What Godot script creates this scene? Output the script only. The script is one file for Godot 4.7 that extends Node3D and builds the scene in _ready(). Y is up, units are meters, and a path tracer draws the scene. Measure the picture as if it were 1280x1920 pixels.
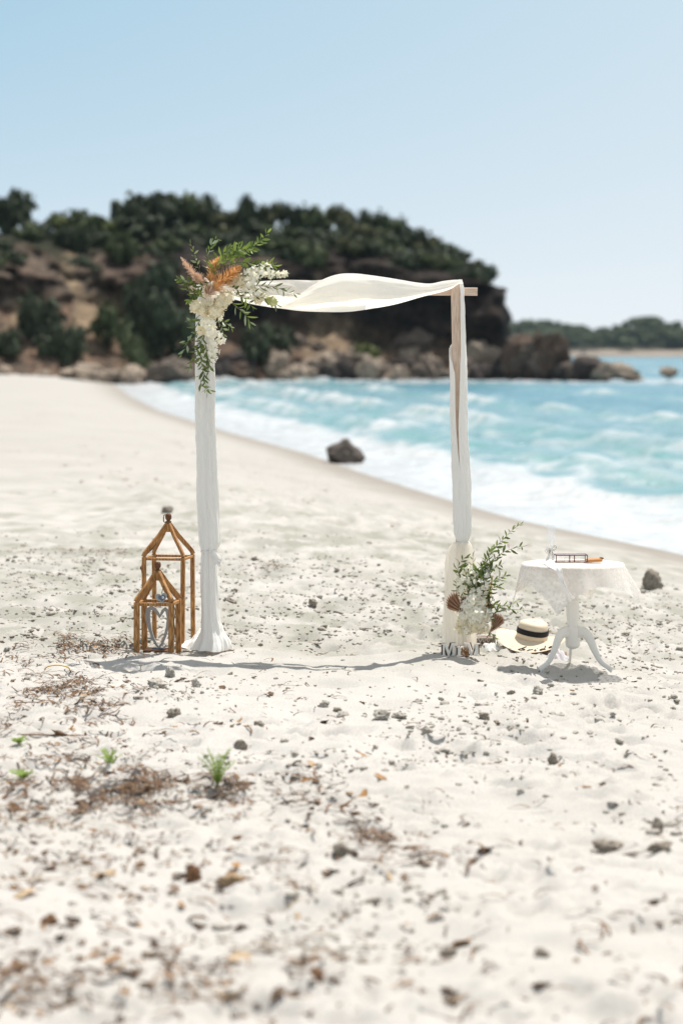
extends Node3D

# A wedding arch on a white beach, a rocky headland behind. Metres, y up, the camera looks along -z.
const F := 4533.0          # focal length in pixels of the 1280 x 1920 photograph (an 85 mm lens)
const EYE := 1.93          # camera height over the sand under the arch
const SEA := -0.8
const ARCH := 15.6         # distance of the arch

var rng := RandomNumberGenerator.new()
var na := FastNoiseLite.new()
var nb := FastNoiseLite.new()
var nc := FastNoiseLite.new()
var nd := FastNoiseLite.new()
var nr := FastNoiseLite.new()
var M := {}
var dents := {}

# ------------------------------------------------------------------ mesh builder
class MB:
	var v := PackedVector3Array()
	var t := PackedInt32Array()
	var uv := PackedVector2Array()
	var c := PackedColorArray()
	var tint := Color.WHITE
	var colored := false
	var mapped := false

	func vert(p: Vector3, w := Vector2.ZERO) -> int:
		v.append(p)
		uv.append(w)
		c.append(tint)
		return v.size() - 1

	func tri(a: int, b: int, d: int) -> void:
		t.append(a)
		t.append(b)
		t.append(d)

	func quad(a: int, b: int, d: int, e: int) -> void:
		tri(a, b, d)
		tri(a, d, e)

	func face(ps: Array) -> void:
		var s := v.size()
		for p in ps:
			vert(p)
		for i in range(1, ps.size() - 1):
			tri(s, s + i, s + i + 1)

	# rows of points, all of one length
	func grid(rows: Array, closed := false) -> void:
		var s := v.size()
		var w: int = rows[0].size()
		for j in rows.size():
			for i in w:
				vert(rows[j][i], Vector2(float(i) / maxf(1.0, w - 1.0), float(j) / maxf(1.0, rows.size() - 1.0)))
		for j in rows.size() - 1:
			for i in (w if closed else w - 1):
				var k := (i + 1) % w
				quad(s + j * w + i, s + j * w + k, s + (j + 1) * w + k, s + (j + 1) * w + i)

	func cap(ring: Array, flip := false) -> void:
		var m := Vector3.ZERO
		for p in ring:
			m += p
		m /= ring.size()
		var s := vert(m)
		for p in ring:
			vert(p)
		for i in ring.size():
			var a := s + 1 + i
			var b := s + 1 + (i + 1) % ring.size()
			if flip:
				tri(s, b, a)
			else:
				tri(s, a, b)

	# section (Vector2 list) swept along points
	func sweep(pts: Array, section: Array, scales: Array, up := Vector3.UP) -> void:
		var rows := []
		for i in pts.size():
			var a: Vector3 = pts[maxi(i - 1, 0)]
			var b: Vector3 = pts[mini(i + 1, pts.size() - 1)]
			var tan := (b - a).normalized()
			var u := up
			if absf(u.dot(tan)) > 0.98:
				u = Vector3.RIGHT if absf(tan.x) < 0.9 else Vector3.BACK
			var side := tan.cross(u).normalized()
			u = side.cross(tan).normalized()
			var ring := []
			var k: float = scales[i] if i < scales.size() else scales[scales.size() - 1]
			for q in section:
				ring.append(pts[i] + side * q.x * k + u * q.y * k)
			rows.append(ring)
		grid(rows, true)
		cap(rows[0])
		cap(rows[rows.size() - 1], true)

	func tube(pts: Array, radii: Array, sides := 6) -> void:
		var sec := []
		for i in sides:
			var a := -TAU * i / sides
			sec.append(Vector2(cos(a), sin(a)))
		sweep(pts, sec, radii)

	# rectangular bar with chamfered edges
	func bar(pts: Array, w: float, h: float, ch := 0.004, up := Vector3.UP) -> void:
		var x := w / 2
		var y := h / 2
		var sec := [Vector2(-x + ch, -y), Vector2(-x, -y + ch), Vector2(-x, y - ch), Vector2(-x + ch, y), Vector2(x - ch, y), Vector2(x, y - ch), Vector2(x, -y + ch), Vector2(x - ch, -y)]
		sweep(pts, sec, [1.0], up)

	func lathe(profile: Array, segs := 24, at := Vector3.ZERO) -> void:
		var rows := []
		for p in profile:
			var ring := []
			for i in segs:
				var a := TAU * i / segs
				ring.append(at + Vector3(cos(a) * p.x, p.y, sin(a) * p.x))
			rows.append(ring)
		grid(rows, true)

	func lens(at: Vector3, along: Vector3, side: Vector3, l: float, w: float, fold := 0.2, bend := 0.15) -> void:
		# a leaf or petal: pointed blade, folded along its middle and bent back
		var nrm := along.cross(side).normalized()
		var ts := [0.0, 0.22, 0.5, 0.78, 1.0]
		var ws := [0.06, 0.72, 1.0, 0.66, 0.02]
		var rows := []
		for i in 5:
			var m: Vector3 = at + along * l * ts[i] - nrm * bend * l * ts[i] * ts[i]
			var e: Vector3 = side * w * 0.5 * ws[i]
			var lift: Vector3 = nrm * fold * w * ws[i]
			rows.append([m - e + lift, m, m + e + lift])
		grid(rows)

	func make(smooth := true) -> ArrayMesh:
		var a := []
		a.resize(Mesh.ARRAY_MAX)
		if not smooth:
			var v2 := PackedVector3Array()
			var c2 := PackedColorArray()
			var u2 := PackedVector2Array()
			for i in t:
				v2.append(v[i])
				c2.append(c[i])
				u2.append(uv[i])
			a[Mesh.ARRAY_VERTEX] = v2
			if colored:
				a[Mesh.ARRAY_COLOR] = c2
			if mapped:
				a[Mesh.ARRAY_TEX_UV] = u2
			var f := ArrayMesh.new()
			f.add_surface_from_arrays(Mesh.PRIMITIVE_TRIANGLES, a)
			return f
		a[Mesh.ARRAY_VERTEX] = v
		a[Mesh.ARRAY_INDEX] = t
		if colored:
			a[Mesh.ARRAY_COLOR] = c
		if mapped:
			a[Mesh.ARRAY_TEX_UV] = uv
		var n := PackedVector3Array()
		n.resize(v.size())
		for i in range(0, t.size(), 3):
			var p := v[t[i]]
			var nn := (v[t[i + 2]] - p).cross(v[t[i + 1]] - p)
			n[t[i]] += nn
			n[t[i + 1]] += nn
			n[t[i + 2]] += nn
		for i in n.size():
			n[i] = n[i].normalized() if n[i].length_squared() > 1e-20 else Vector3.UP
		a[Mesh.ARRAY_NORMAL] = n
		var m := ArrayMesh.new()
		m.add_surface_from_arrays(Mesh.PRIMITIVE_TRIANGLES, a)
		return m

# ------------------------------------------------------------------ scene helpers
func thing(called: String, label: String, category: String, group := "", at := Vector3.ZERO) -> Node3D:
	var o := Node3D.new()
	o.name = called
	o.position = at
	tag(o, label, category, group)
	add_child(o, true)
	return o

func tag(o: Node3D, label: String, category: String, group := "", kind := "") -> void:
	if label:
		o.set_meta("label", label)
	if category:
		o.set_meta("category", category)
	if group:
		o.set_meta("group", group)
	if kind:
		o.set_meta("kind", kind)

func part(parent: Node3D, called: String, mesh: Mesh, mat: Material, label := "") -> MeshInstance3D:
	var o := MeshInstance3D.new()
	o.name = called
	o.mesh = mesh
	o.material_override = mat
	if label:
		o.set_meta("label", label)
	parent.add_child(o, true)
	return o

func setting(called: String, mesh: Mesh, mat: Material, label: String, kind := "structure") -> MeshInstance3D:
	var o := part(self, called, mesh, mat)
	tag(o, label, "", "", kind)
	return o

func lone(called: String, mesh: Mesh, mat: Material, label: String, category: String, group := "", at := Vector3.ZERO) -> MeshInstance3D:
	var o := part(self, called, mesh, mat)
	o.position = at
	tag(o, label, category, group)
	return o

func lin(r: float, g: float, b: float) -> Color:
	return Color(r, g, b).linear_to_srgb()

func mat(color: Color, rough := 0.8) -> StandardMaterial3D:
	var m := StandardMaterial3D.new()
	m.albedo_color = color
	m.roughness = rough
	m.metallic_specular = 0.35
	m.cull_mode = BaseMaterial3D.CULL_DISABLED
	return m

func noise_tex(freq: float, octaves: int, dark: Color, light: Color, seed_: int, kind := FastNoiseLite.TYPE_SIMPLEX_SMOOTH, size := 512) -> NoiseTexture2D:
	var n := FastNoiseLite.new()
	n.noise_type = kind
	n.seed = seed_
	n.frequency = freq
	n.fractal_octaves = octaves
	var t := NoiseTexture2D.new()
	t.width = size
	t.height = size
	t.seamless = true
	t.noise = n
	var g := Gradient.new()
	g.set_color(0, dark)
	g.set_color(1, light)
	t.color_ramp = g
	return t

func tri(m: StandardMaterial3D, scale: Vector3, world := false) -> void:
	m.uv1_triplanar = true
	m.uv1_world_triplanar = world
	m.uv1_scale = scale

# a point of the place: pixel of the photograph and its distance from the lens plane
func at(px: float, py: float, d := ARCH) -> Vector3:
	return Vector3((px - 640.0) / F * d, EYE - (py - 660.0) / F * d, -d)

func curve(pts: Array, n: int) -> Array:
	var c := Curve3D.new()
	for i in pts.size():
		var a: Vector3 = pts[maxi(i - 1, 0)]
		var b: Vector3 = pts[mini(i + 1, pts.size() - 1)]
		var h := (b - a) / 6.0
		c.add_point(pts[i], -h, h)
	var out := []
	var l := c.get_baked_length()
	for i in n:
		out.append(c.sample_baked(l * i / (n - 1.0), true))
	return out

func table_lookup(rows: Array, x: float, col := 1) -> float:
	if x <= rows[0][0]:
		return rows[0][col]
	for i in range(1, rows.size()):
		if x <= rows[i][0]:
			var a = rows[i - 1]
			var b = rows[i]
			return lerpf(a[col], b[col], (x - a[0]) / (b[0] - a[0]))
	return rows[rows.size() - 1][col]

func ss(a: float, b: float, x: float) -> float:
	var t := clampf((x - a) / (b - a), 0.0, 1.0)
	return t * t * (3.0 - 2.0 * t)

func smin(a: float, b: float, k: float) -> float:
	var h := maxf(k - absf(a - b), 0.0)
	return minf(a, b) - h * h / (4.0 * k)

# ------------------------------------------------------------------ the lie of the land
const SHORE := [[-20.0, 13.0], [5.0, 9.4], [15.0, 7.7], [22.0, 6.7], [28.0, 5.7], [33.0, 4.55], [39.0, 3.0], [45.0, 2.0], [54.0, 0.65], [64.0, -0.7], [82.0, -3.7], [112.0, -8.3], [150.0, -13.0], [190.0, -17.5], [220.0, -21.0], [600.0, -21.0]]

func shore_x(d: float) -> float:
	return table_lookup(SHORE, d)

func footprints() -> void:
	var r := RandomNumberGenerator.new()
	r.seed = 77
	for i in 3400:
		var d := 6.4 + 50.0 * pow(r.randf(), 1.45)
		var x := r.randf_range(-0.17, 0.17) * d + r.randf_range(-1.0, 1.0)
		if shore_x(d) - x < 0.6 or absf(x) < 1.0 and absf(d - 14.9) < 0.9:
			continue
		if nd.get_noise_2d(x * 0.7 + 80.0, d * 0.5) < -0.22:
			continue
		var t := r.randf() * TAU
		var q := [x, d, cos(t), sin(t), r.randf_range(0.09, 0.17), r.randf_range(0.014, 0.040) * (0.7 if d < 11.0 else 1.0)]
		var c := Vector2i(floori(x * 2.0), floori(d * 2.0))
		for i2 in 3:
			for j2 in 3:
				var key := c + Vector2i(i2 - 1, j2 - 1)
				if not dents.has(key):
					dents[key] = []
				dents[key].append(q)

func zone(px: float, py: float) -> String:
	var side := "left edge" if px < 230.0 else "left part" if px < 480.0 else "middle" if px < 800.0 else "right part" if px < 1060.0 else "right edge"
	var row := "behind the arch" if py < 1130.0 else "level with the posts" if py < 1250.0 else "just before the arch" if py < 1420.0 else "midway to the camera" if py < 1640.0 else "in the blurred foreground"
	return "%s, %s" % [row, side]

func land(x: float, d: float) -> float:
	var u := shore_x(d) - x
	var h := SEA + smin(u * (0.123 if u > 0.0 else 0.1), 0.8, 0.2)
	h += 0.012 * clampf(u - 8.0, 0.0, 40.0)
	return maxf(h, -3.0)

func ground(x: float, d: float) -> float:
	var u := shore_x(d) - x
	var h := land(x, d)
	if u < -2.0 or d > 130.0:
		return h
	var damp := ss(0.3, 3.2, u)
	var mid := ss(13.5, 17.0, d)
	h += na.get_noise_2d(x, d) * (0.042 + 0.03 * ss(20.0, 34.0, d)) * damp
	if d < 60.0:
		var k := nb.get_noise_2d(x, d)
		var rough := (lerpf(0.95, 1.25, mid) + 0.5 * ss(24.0, 34.0, d)) * damp
		h -= maxf(k - 0.12, 0.0) * 0.075 * rough
		h += maxf(-k - 0.25, 0.0) * 0.05 * rough
		if d < 62.0:
			# crusts that have broken: small and steep, between smooth stretches
			var f := nc.get_noise_2d(x, d)
			h += ((0.004 + 0.006 * mid) * f + 0.014 * maxf(f - 0.28, 0.0) * (0.6 + 2.2 * mid)) * damp
			# footprints
			var cell: Variant = dents.get(Vector2i(floori(x * 2.0), floori(d * 2.0)))
			if cell != null:
				for q in cell:
					var ex: float = x - q[0]
					var ez: float = d - q[1]
					var a: float = (ex * q[2] + ez * q[3]) / q[4]
					var b: float = (ez * q[2] - ex * q[3]) / (q[4] * 0.5)
					var r2 := a * a + b * b
					if r2 < 2.6:
						h += q[5] * (-exp(-r2 * 2.2) + 0.55 * exp(-(r2 - 1.35) * (r2 - 1.35) * 5.0)) * damp
	return h

# where the ray through a pixel meets the sand
func on_sand(px: float, py: float) -> Vector3:
	var d := F * EYE / (py - 660.0)
	for i in 6:
		d = F * (EYE - ground((px - 640.0) / F * d, d)) / (py - 660.0)
	var x := (px - 640.0) / F * d
	return Vector3(x, ground(x, d), -d)

func drop(x: float, d: float, sink := 0.0) -> Vector3:
	return Vector3(x, ground(x, d) - sink, -d)


func _ready() -> void:
	rng.seed = 20240611
	var cam := Camera3D.new()
	cam.name = "camera"
	cam.projection = Camera3D.PROJECTION_FRUSTUM
	cam.near = 0.1
	cam.far = 9000.0
	cam.keep_aspect = Camera3D.KEEP_HEIGHT
	cam.position = Vector3(0, EYE, 0)
	var lens := CameraAttributesPhysical.new()
	lens.frustum_focal_length = 85.0
	lens.exposure_aperture = 1.8
	lens.frustum_focus_distance = ARCH - 0.1
	cam.attributes = lens
	cam.projection = Camera3D.PROJECTION_FRUSTUM
	cam.near = 0.1
	cam.far = 9000.0
	cam.size = 0.1 * 1920.0 / F
	cam.frustum_offset = Vector2(0.0, -0.1 * 300.0 / F)
	add_child(cam)
	cam.current = true

	var env := Environment.new()
	env.background_mode = Environment.BG_SKY
	var sm := PanoramaSkyMaterial.new()
	sm.panorama = air()
	env.sky = Sky.new()
	env.sky.sky_material = sm
	env.tonemap_mode = Environment.TONE_MAPPER_LINEAR
	env.tonemap_exposure = 1.13
	env.fog_enabled = true
	env.fog_density = 0.00005
	env.fog_light_color = Color(0.80, 0.90, 0.98)
	env.sdfgi_enabled = true
	env.ssao_enabled = true
	env.ssil_enabled = true
	var we := WorldEnvironment.new()
	we.name = "world_environment"
	we.environment = env
	add_child(we)

	var sun := DirectionalLight3D.new()
	sun.name = "sun"
	sun.light_energy = 1.6
	sun.light_color = Color(1.0, 0.98, 0.95)
	sun.light_angular_distance = 0.5
	sun.shadow_enabled = true
	sun.basis = Basis.looking_at(-Vector3(0.26, 1.0, -0.3).normalized())
	add_child(sun)

	materials()
	footprints()
	beach()
	sea()
	headland()
	boulders()
	trees()
	far_coast()
	arch()
	drape()
	top_flowers()
	foot_flowers()
	lanterns()
	table_set()
	hat_set()
	letters()
	notable_stones()
	clods()
	litter()
	seedlings()

# clear air: white haze at the horizon and towards the sun's side, deeper blue higher up
func air() -> ImageTexture:
	var w := 720
	var h := 360
	var im := Image.create(w, h, false, Image.FORMAT_RGBF)
	var sun_side := atan2(0.26, 0.3)
	for j in h:
		var e := PI * (0.5 - (j + 0.5) / h)
		for i in w:
			var az := TAU * (i + 0.5) / w
			var c := Color(0.40, 0.40, 0.38)
			if e > 0.0:
				c = Color(0.12, 0.40, 0.605).lerp(Color(0.51, 0.545, 0.58), ss(0.15, 0.42, e))
				var low := exp(-rad_to_deg(e) / 5.0)
				var side := pow(0.5 + 0.5 * cos(az - sun_side), 7.5) * ss(1.3, 0.2, e)
				c = c.lerp(Color(0.80, 0.835, 0.857), 1.0 - (1.0 - low) * (1.0 - 0.97 * side))
				var dir := Vector3(sin(az) * cos(e), sin(e), -cos(az) * cos(e))
				var off := rad_to_deg(acos(clampf(dir.dot(Vector3(0.242, 0.929, -0.279)), -1.0, 1.0)))
				c += Color(0.8, 0.78, 0.72) * (0.45 * exp(-off / 14.0))
			im.set_pixel(i, j, c)
	return ImageTexture.create_from_image(im)

func materials() -> void:
	for q in [[na, 11, 0.55, 3], [nb, 12, 1.5, 2], [nc, 13, 7.5, 3], [nd, 14, 0.35, 3], [nr, 15, 1.0, 3]]:
		q[0].noise_type = FastNoiseLite.TYPE_SIMPLEX_SMOOTH
		q[0].seed = q[1]
		q[0].frequency = q[2]
		q[0].fractal_octaves = q[3]
	var sand := mat(Color.WHITE, 0.95)
	sand.vertex_color_use_as_albedo = true
	sand.metallic_specular = 0.2
	sand.albedo_texture = noise_tex(0.05, 4, Color(0.86, 0.84, 0.82), Color(1, 1, 1), 3, FastNoiseLite.TYPE_SIMPLEX_SMOOTH, 1024)
	sand.heightmap_enabled = true
	sand.heightmap_texture = noise_tex(0.06, 5, Color.BLACK, Color.WHITE, 4, FastNoiseLite.TYPE_SIMPLEX_SMOOTH, 1024)
	sand.heightmap_scale = 0.22
	tri(sand, Vector3.ONE * 1.3, true)
	M.sand = sand
	var clod := mat(lin(0.60, 0.565, 0.525), 0.95)
	clod.metallic_specular = 0.2
	clod.albedo_texture = noise_tex(0.03, 4, Color(0.62, 0.60, 0.56), Color(1, 1, 1), 5, FastNoiseLite.TYPE_SIMPLEX_SMOOTH, 256)
	tri(clod, Vector3.ONE * 6.0, true)
	M.clod = clod
	M.dark_clod = clod.duplicate()
	M.dark_clod.albedo_color = lin(0.40, 0.355, 0.31)
	var sea_ := mat(Color.WHITE, 0.24)
	sea_.vertex_color_use_as_albedo = true
	sea_.metallic_specular = 0.5
	sea_.heightmap_enabled = true
	sea_.heightmap_texture = noise_tex(0.02, 4, Color.BLACK, Color.WHITE, 6)
	sea_.heightmap_scale = 7.0
	tri(sea_, Vector3(0.22, 0.22, 0.22), true)
	M.sea = sea_
	var rock := mat(Color.WHITE, 0.9)
	rock.vertex_color_use_as_albedo = true
	rock.metallic_specular = 0.25
	rock.albedo_texture = noise_tex(0.015, 5, Color(0.45, 0.43, 0.42), Color(1, 0.98, 0.95), 7)
	rock.heightmap_enabled = true
	rock.heightmap_texture = rock.albedo_texture
	rock.heightmap_scale = 40.0
	tri(rock, Vector3.ONE * 0.12, true)
	M.rock = rock
	var stone := mat(lin(0.20, 0.17, 0.15), 0.9)
	stone.albedo_texture = rock.albedo_texture
	tri(stone, Vector3.ONE * 0.35, true)
	M.boulder = stone
	stone.albedo_color = lin(0.25, 0.21, 0.18)
	M.boulder_pale = stone.duplicate()
	M.boulder_pale.albedo_color = lin(0.52, 0.44, 0.36)
	M.boulder_dark = stone.duplicate()
	M.boulder_dark.albedo_color = lin(0.10, 0.085, 0.08)
	M.boulder_brown = stone.duplicate()
	M.boulder_brown.albedo_color = lin(0.19, 0.135, 0.105)
	M.shore_rock = stone.duplicate()
	M.shore_rock.albedo_color = lin(0.20, 0.175, 0.16)
	tri(M.shore_rock, Vector3.ONE * 2.0, true)
	for q in [["crown_olive", 0.088, 0.092, 0.042], ["crown", 0.075, 0.094, 0.040], ["crown_dark", 0.050, 0.064, 0.034], ["crown_light", 0.12, 0.14, 0.045]]:
		var f := mat(lin(q[1], q[2], q[3]), 0.75)
		f.vertex_color_use_as_albedo = true
		M[q[0]] = f
	M.bark = mat(lin(0.06, 0.045, 0.035), 0.95)
	# cloth
	var cloth := mat(lin(0.90, 0.91, 0.925), 0.9)
	cloth.backlight_enabled = true
	cloth.backlight = Color(1.12, 1.10, 1.05)
	cloth.rim_enabled = true
	cloth.rim = 0.2
	cloth.heightmap_enabled = true
	cloth.heightmap_texture = noise_tex(0.03, 3, Color.BLACK, Color.WHITE, 8, FastNoiseLite.TYPE_SIMPLEX_SMOOTH, 256)
	cloth.heightmap_scale = 0.5
	tri(cloth, Vector3(5.0, 1.0, 5.0), true)
	M.cloth = cloth
	var lined := cloth.duplicate()
	lined.backlight = Color(0.70, 0.69, 0.67)
	lined.albedo_color = lin(0.94, 0.92, 0.88)
	M.lined_cloth = lined
	var tulle := cloth.duplicate()
	tulle.transparency = BaseMaterial3D.TRANSPARENCY_ALPHA
	tulle.albedo_color = Color(lin(0.88, 0.87, 0.84), 0.86)
	M.tulle = tulle
	M.ribbon = mat(lin(0.90, 0.87, 0.84), 0.6)
	M.ribbon.backlight_enabled = true
	M.ribbon.backlight = Color(0.7, 0.7, 0.7)
	# lace with holes in it
	var im := Image.create(256, 256, false, Image.FORMAT_RGBA8)
	for j in 256:
		for i in 256:
			var gx := fmod(i, 64.0) - 32.0
			var gy := fmod(j + (32 if (i / 64) % 2 else 0), 64.0) - 32.0
			var r := sqrt(gx * gx + gy * gy)
			var a := atan2(gy, gx)
			var petal := 22.0 * (0.62 + 0.38 * cos(5.0 * a))
			var al := 0.52
			if r < petal:
				al = 0.98
			elif (i + j) % 8 < 2 or (i - j + 512) % 8 < 2:
				al = 0.80
			im.set_pixel(i, j, Color(1, 1, 1, al))
	var lace := mat(lin(0.82, 0.78, 0.74), 0.9)
	lace.transparency = BaseMaterial3D.TRANSPARENCY_ALPHA
	lace.albedo_texture = ImageTexture.create_from_image(im)
	lace.uv1_scale = Vector3(5, 5, 5)
	lace.backlight_enabled = true
	lace.backlight = Color(0.7, 0.68, 0.65)
	M.lace = lace
	var lc := lace.duplicate()
	lc.transparency = BaseMaterial3D.TRANSPARENCY_DISABLED
	lc.albedo_color = lin(0.36, 0.26, 0.23)
	tri(lc, Vector3.ONE * 9.0)
	M.pink_lace = lc
	M.white_lace = lc.duplicate()
	M.white_lace.albedo_color = lin(0.74, 0.70, 0.72)
	# timber
	var pale := mat(lin(0.80, 0.66, 0.545), 0.75)
	pale.albedo_texture = noise_tex(0.02, 4, Color(0.78, 0.72, 0.68), Color(1, 1, 1), 9)
	tri(pale, Vector3(14, 0.8, 14))
	M.pale_wood = pale
	var beam := pale.duplicate()
	tri(beam, Vector3(0.8, 14, 14))
	M.beam_wood = beam
	var tan := mat(Color.WHITE, 0.6)
	tan.albedo_texture = noise_tex(0.012, 5, lin(0.15, 0.06, 0.018), lin(0.66, 0.355, 0.135), 10)
	tri(tan, Vector3(9, 1.6, 9))
	M.lantern_wood = tan
	M.lantern_dark = mat(lin(0.13, 0.06, 0.028), 0.7)
	M.rope = mat(lin(0.20, 0.115, 0.055), 0.95)
	M.zinc = mat(lin(0.36, 0.35, 0.34), 0.6)
	M.zinc.metallic = 0.15
	M.zinc_dark = mat(lin(0.14, 0.15, 0.18), 0.5)
	M.gem = mat(lin(0.75, 0.78, 0.82), 0.1)
	M.gem.metallic = 0.8
	M.paint = mat(lin(0.87, 0.82, 0.75), 0.5)
	M.worn_paint = mat(lin(0.86, 0.82, 0.77), 0.8)
	M.worn_paint.albedo_texture = noise_tex(0.02, 4, Color(0.62, 0.56, 0.52), Color(1, 1, 1), 17, FastNoiseLite.TYPE_SIMPLEX_SMOOTH, 256)
	tri(M.worn_paint, Vector3(10, 10, 10))
	M.brown = mat(lin(0.09, 0.055, 0.038), 0.8)
	M.box_inside = mat(lin(0.26, 0.19, 0.15), 0.9)
	M.copper = mat(lin(0.13, 0.05, 0.04), 0.35)
	M.copper.metallic = 0.6
	M.orange_wood = mat(lin(0.52, 0.22, 0.07), 0.6)
	var glass := mat(Color(0.97, 0.98, 1.0, 0.10), 0.03)
	glass.transparency = BaseMaterial3D.TRANSPARENCY_ALPHA
	glass.metallic_specular = 0.5
	M.glass = glass
	var straw := mat(Color.WHITE, 0.7)
	var si := Image.create(256, 256, false, Image.FORMAT_RGBA8)
	for j in 256:
		for i in 256:
			var k := 0.86 + 0.10 * sin(TAU * j / 8.0) + 0.05 * sin(TAU * i / 4.0 + (PI if (j / 8) % 2 else 0.0))
			si.set_pixel(i, j, lin(0.80 * k, 0.665 * k, 0.505 * k))
	straw.albedo_texture = ImageTexture.create_from_image(si)
	straw.uv1_scale = Vector3(8, 2, 1)
	straw.backlight_enabled = true
	straw.backlight = Color(0.25, 0.22, 0.18)
	M.straw = straw
	M.black = mat(lin(0.012, 0.012, 0.014), 0.6)
	M.ink = mat(lin(0.015, 0.013, 0.013), 0.7)
	# plants
	for q in [["leaf", 0.07, 0.105, 0.035], ["leaf_bright", 0.17, 0.235, 0.055], ["leaf_dark", 0.03, 0.046, 0.022], ["leaf_grey", 0.24, 0.28, 0.21], ["leaf_olive", 0.10, 0.115, 0.045]]:
		var f := mat(lin(q[1], q[2], q[3]), 0.45)
		f.backlight_enabled = true
		f.backlight = Color(0.42, 0.48, 0.2)
		M[q[0]] = f
	M.seedling = mat(lin(0.22, 0.30, 0.075), 0.6)
	M.seedling.backlight_enabled = true
	M.seedling.backlight = Color(0.55, 0.62, 0.3)
	M.fan_rib = mat(lin(0.55, 0.38, 0.25), 0.8)
	M.stem = mat(lin(0.10, 0.10, 0.04), 0.8)
	var pet := mat(lin(0.92, 0.90, 0.83), 0.8)
	pet.backlight_enabled = true
	pet.backlight = Color(0.9, 0.88, 0.8)
	M.petal = pet
	M.petal_cream = pet.duplicate()
	M.petal_cream.albedo_color = lin(0.84, 0.77, 0.60)
	M.petal_green = pet.duplicate()
	M.petal_green.albedo_color = lin(0.55, 0.58, 0.24)
	for q in [["plume", 0.82, 0.50, 0.20], ["plume_pink", 0.78, 0.62, 0.50], ["plume_cream", 0.66, 0.52, 0.26]]:
		var f := mat(lin(q[1], q[2], q[3]), 0.9)
		f.backlight_enabled = true
		f.backlight = Color(0.6, 0.5, 0.4)
		M[q[0]] = f
	M.fan = mat(lin(0.42, 0.25, 0.165), 0.8)
	M.fan.backlight_enabled = true
	M.fan.backlight = Color(0.3, 0.2, 0.15)
	M.dry = mat(lin(0.17, 0.10, 0.055), 0.85)
	M.dry_light = mat(lin(0.36, 0.20, 0.085), 0.85)
	M.dry_dark = mat(lin(0.085, 0.055, 0.038), 0.9)
	M.dry_pale = mat(lin(0.46, 0.34, 0.22), 0.85)
	M.yellow = mat(lin(0.62, 0.40, 0.03), 0.4)
	M.blue = mat(lin(0.08, 0.20, 0.62), 0.4)

# ------------------------------------------------------------------ beach and sea
func beach() -> void:
	var xs := []
	var x := 0.0
	var dx := 0.025
	while x < 260.0:
		xs.append(x)
		if x > 0.0:
			xs.append(-x)
		if x > 2.5:
			dx *= 1.13
		x += dx
	xs.sort()
	var ds := []
	var d := -25.0
	while d < 480.0:
		ds.append(d)
		d += 2.5 if d < 2.5 else 0.3 if d < 5.9 else maxf(0.03, d * 0.0026) if d < 28.0 else d * 0.0052 if d < 60.0 else d * 0.012
	var n := PackedVector3Array()
	var b := MB.new()
	b.colored = true
	var w := xs.size()
	for j in ds.size():
		var dd: float = ds[j]
		for i in w:
			var xx: float = xs[i]
			var y := ground(xx, dd)
			var u := shore_x(dd) - xx
			var wet := 1.0 - ss(0.2, 2.3, u + 0.3 * na.get_noise_2d(xx * 3.0, dd))
			var k := 0.5 + 0.5 * nd.get_noise_2d(xx, dd)
			var col := Color(0.555, 0.542, 0.522).lerp(Color(0.505, 0.49, 0.465), clampf(k * 1.5 - 0.3, 0, 1))
			var mid := ss(13.5, 17.0, dd) * (1.0 - ss(26.0, 44.0, dd))
			col = col.lerp(Color(0.35, 0.352, 0.31), mid * clampf(0.42 + 0.9 * nb.get_noise_2d(xx * 1.4, dd * 0.7) + 0.5 * nd.get_noise_2d(xx, dd * 0.6), 0.0, 1.0))
			col *= 1.0 - 0.14 * ss(22.0, 50.0, dd)
			col = col.lerp(Color(0.27, 0.245, 0.215), 0.75 * wet)
			b.tint = col
			b.vert(Vector3(xx, y, -dd))
	for j in ds.size() - 1:
		for i in w - 1:
			b.quad(j * w + i, (j + 1) * w + i, (j + 1) * w + i + 1, j * w + i + 1)
	setting("beach", b.make(), M.sand, "pale trampled sand beach from the foreground to the headland")

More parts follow.
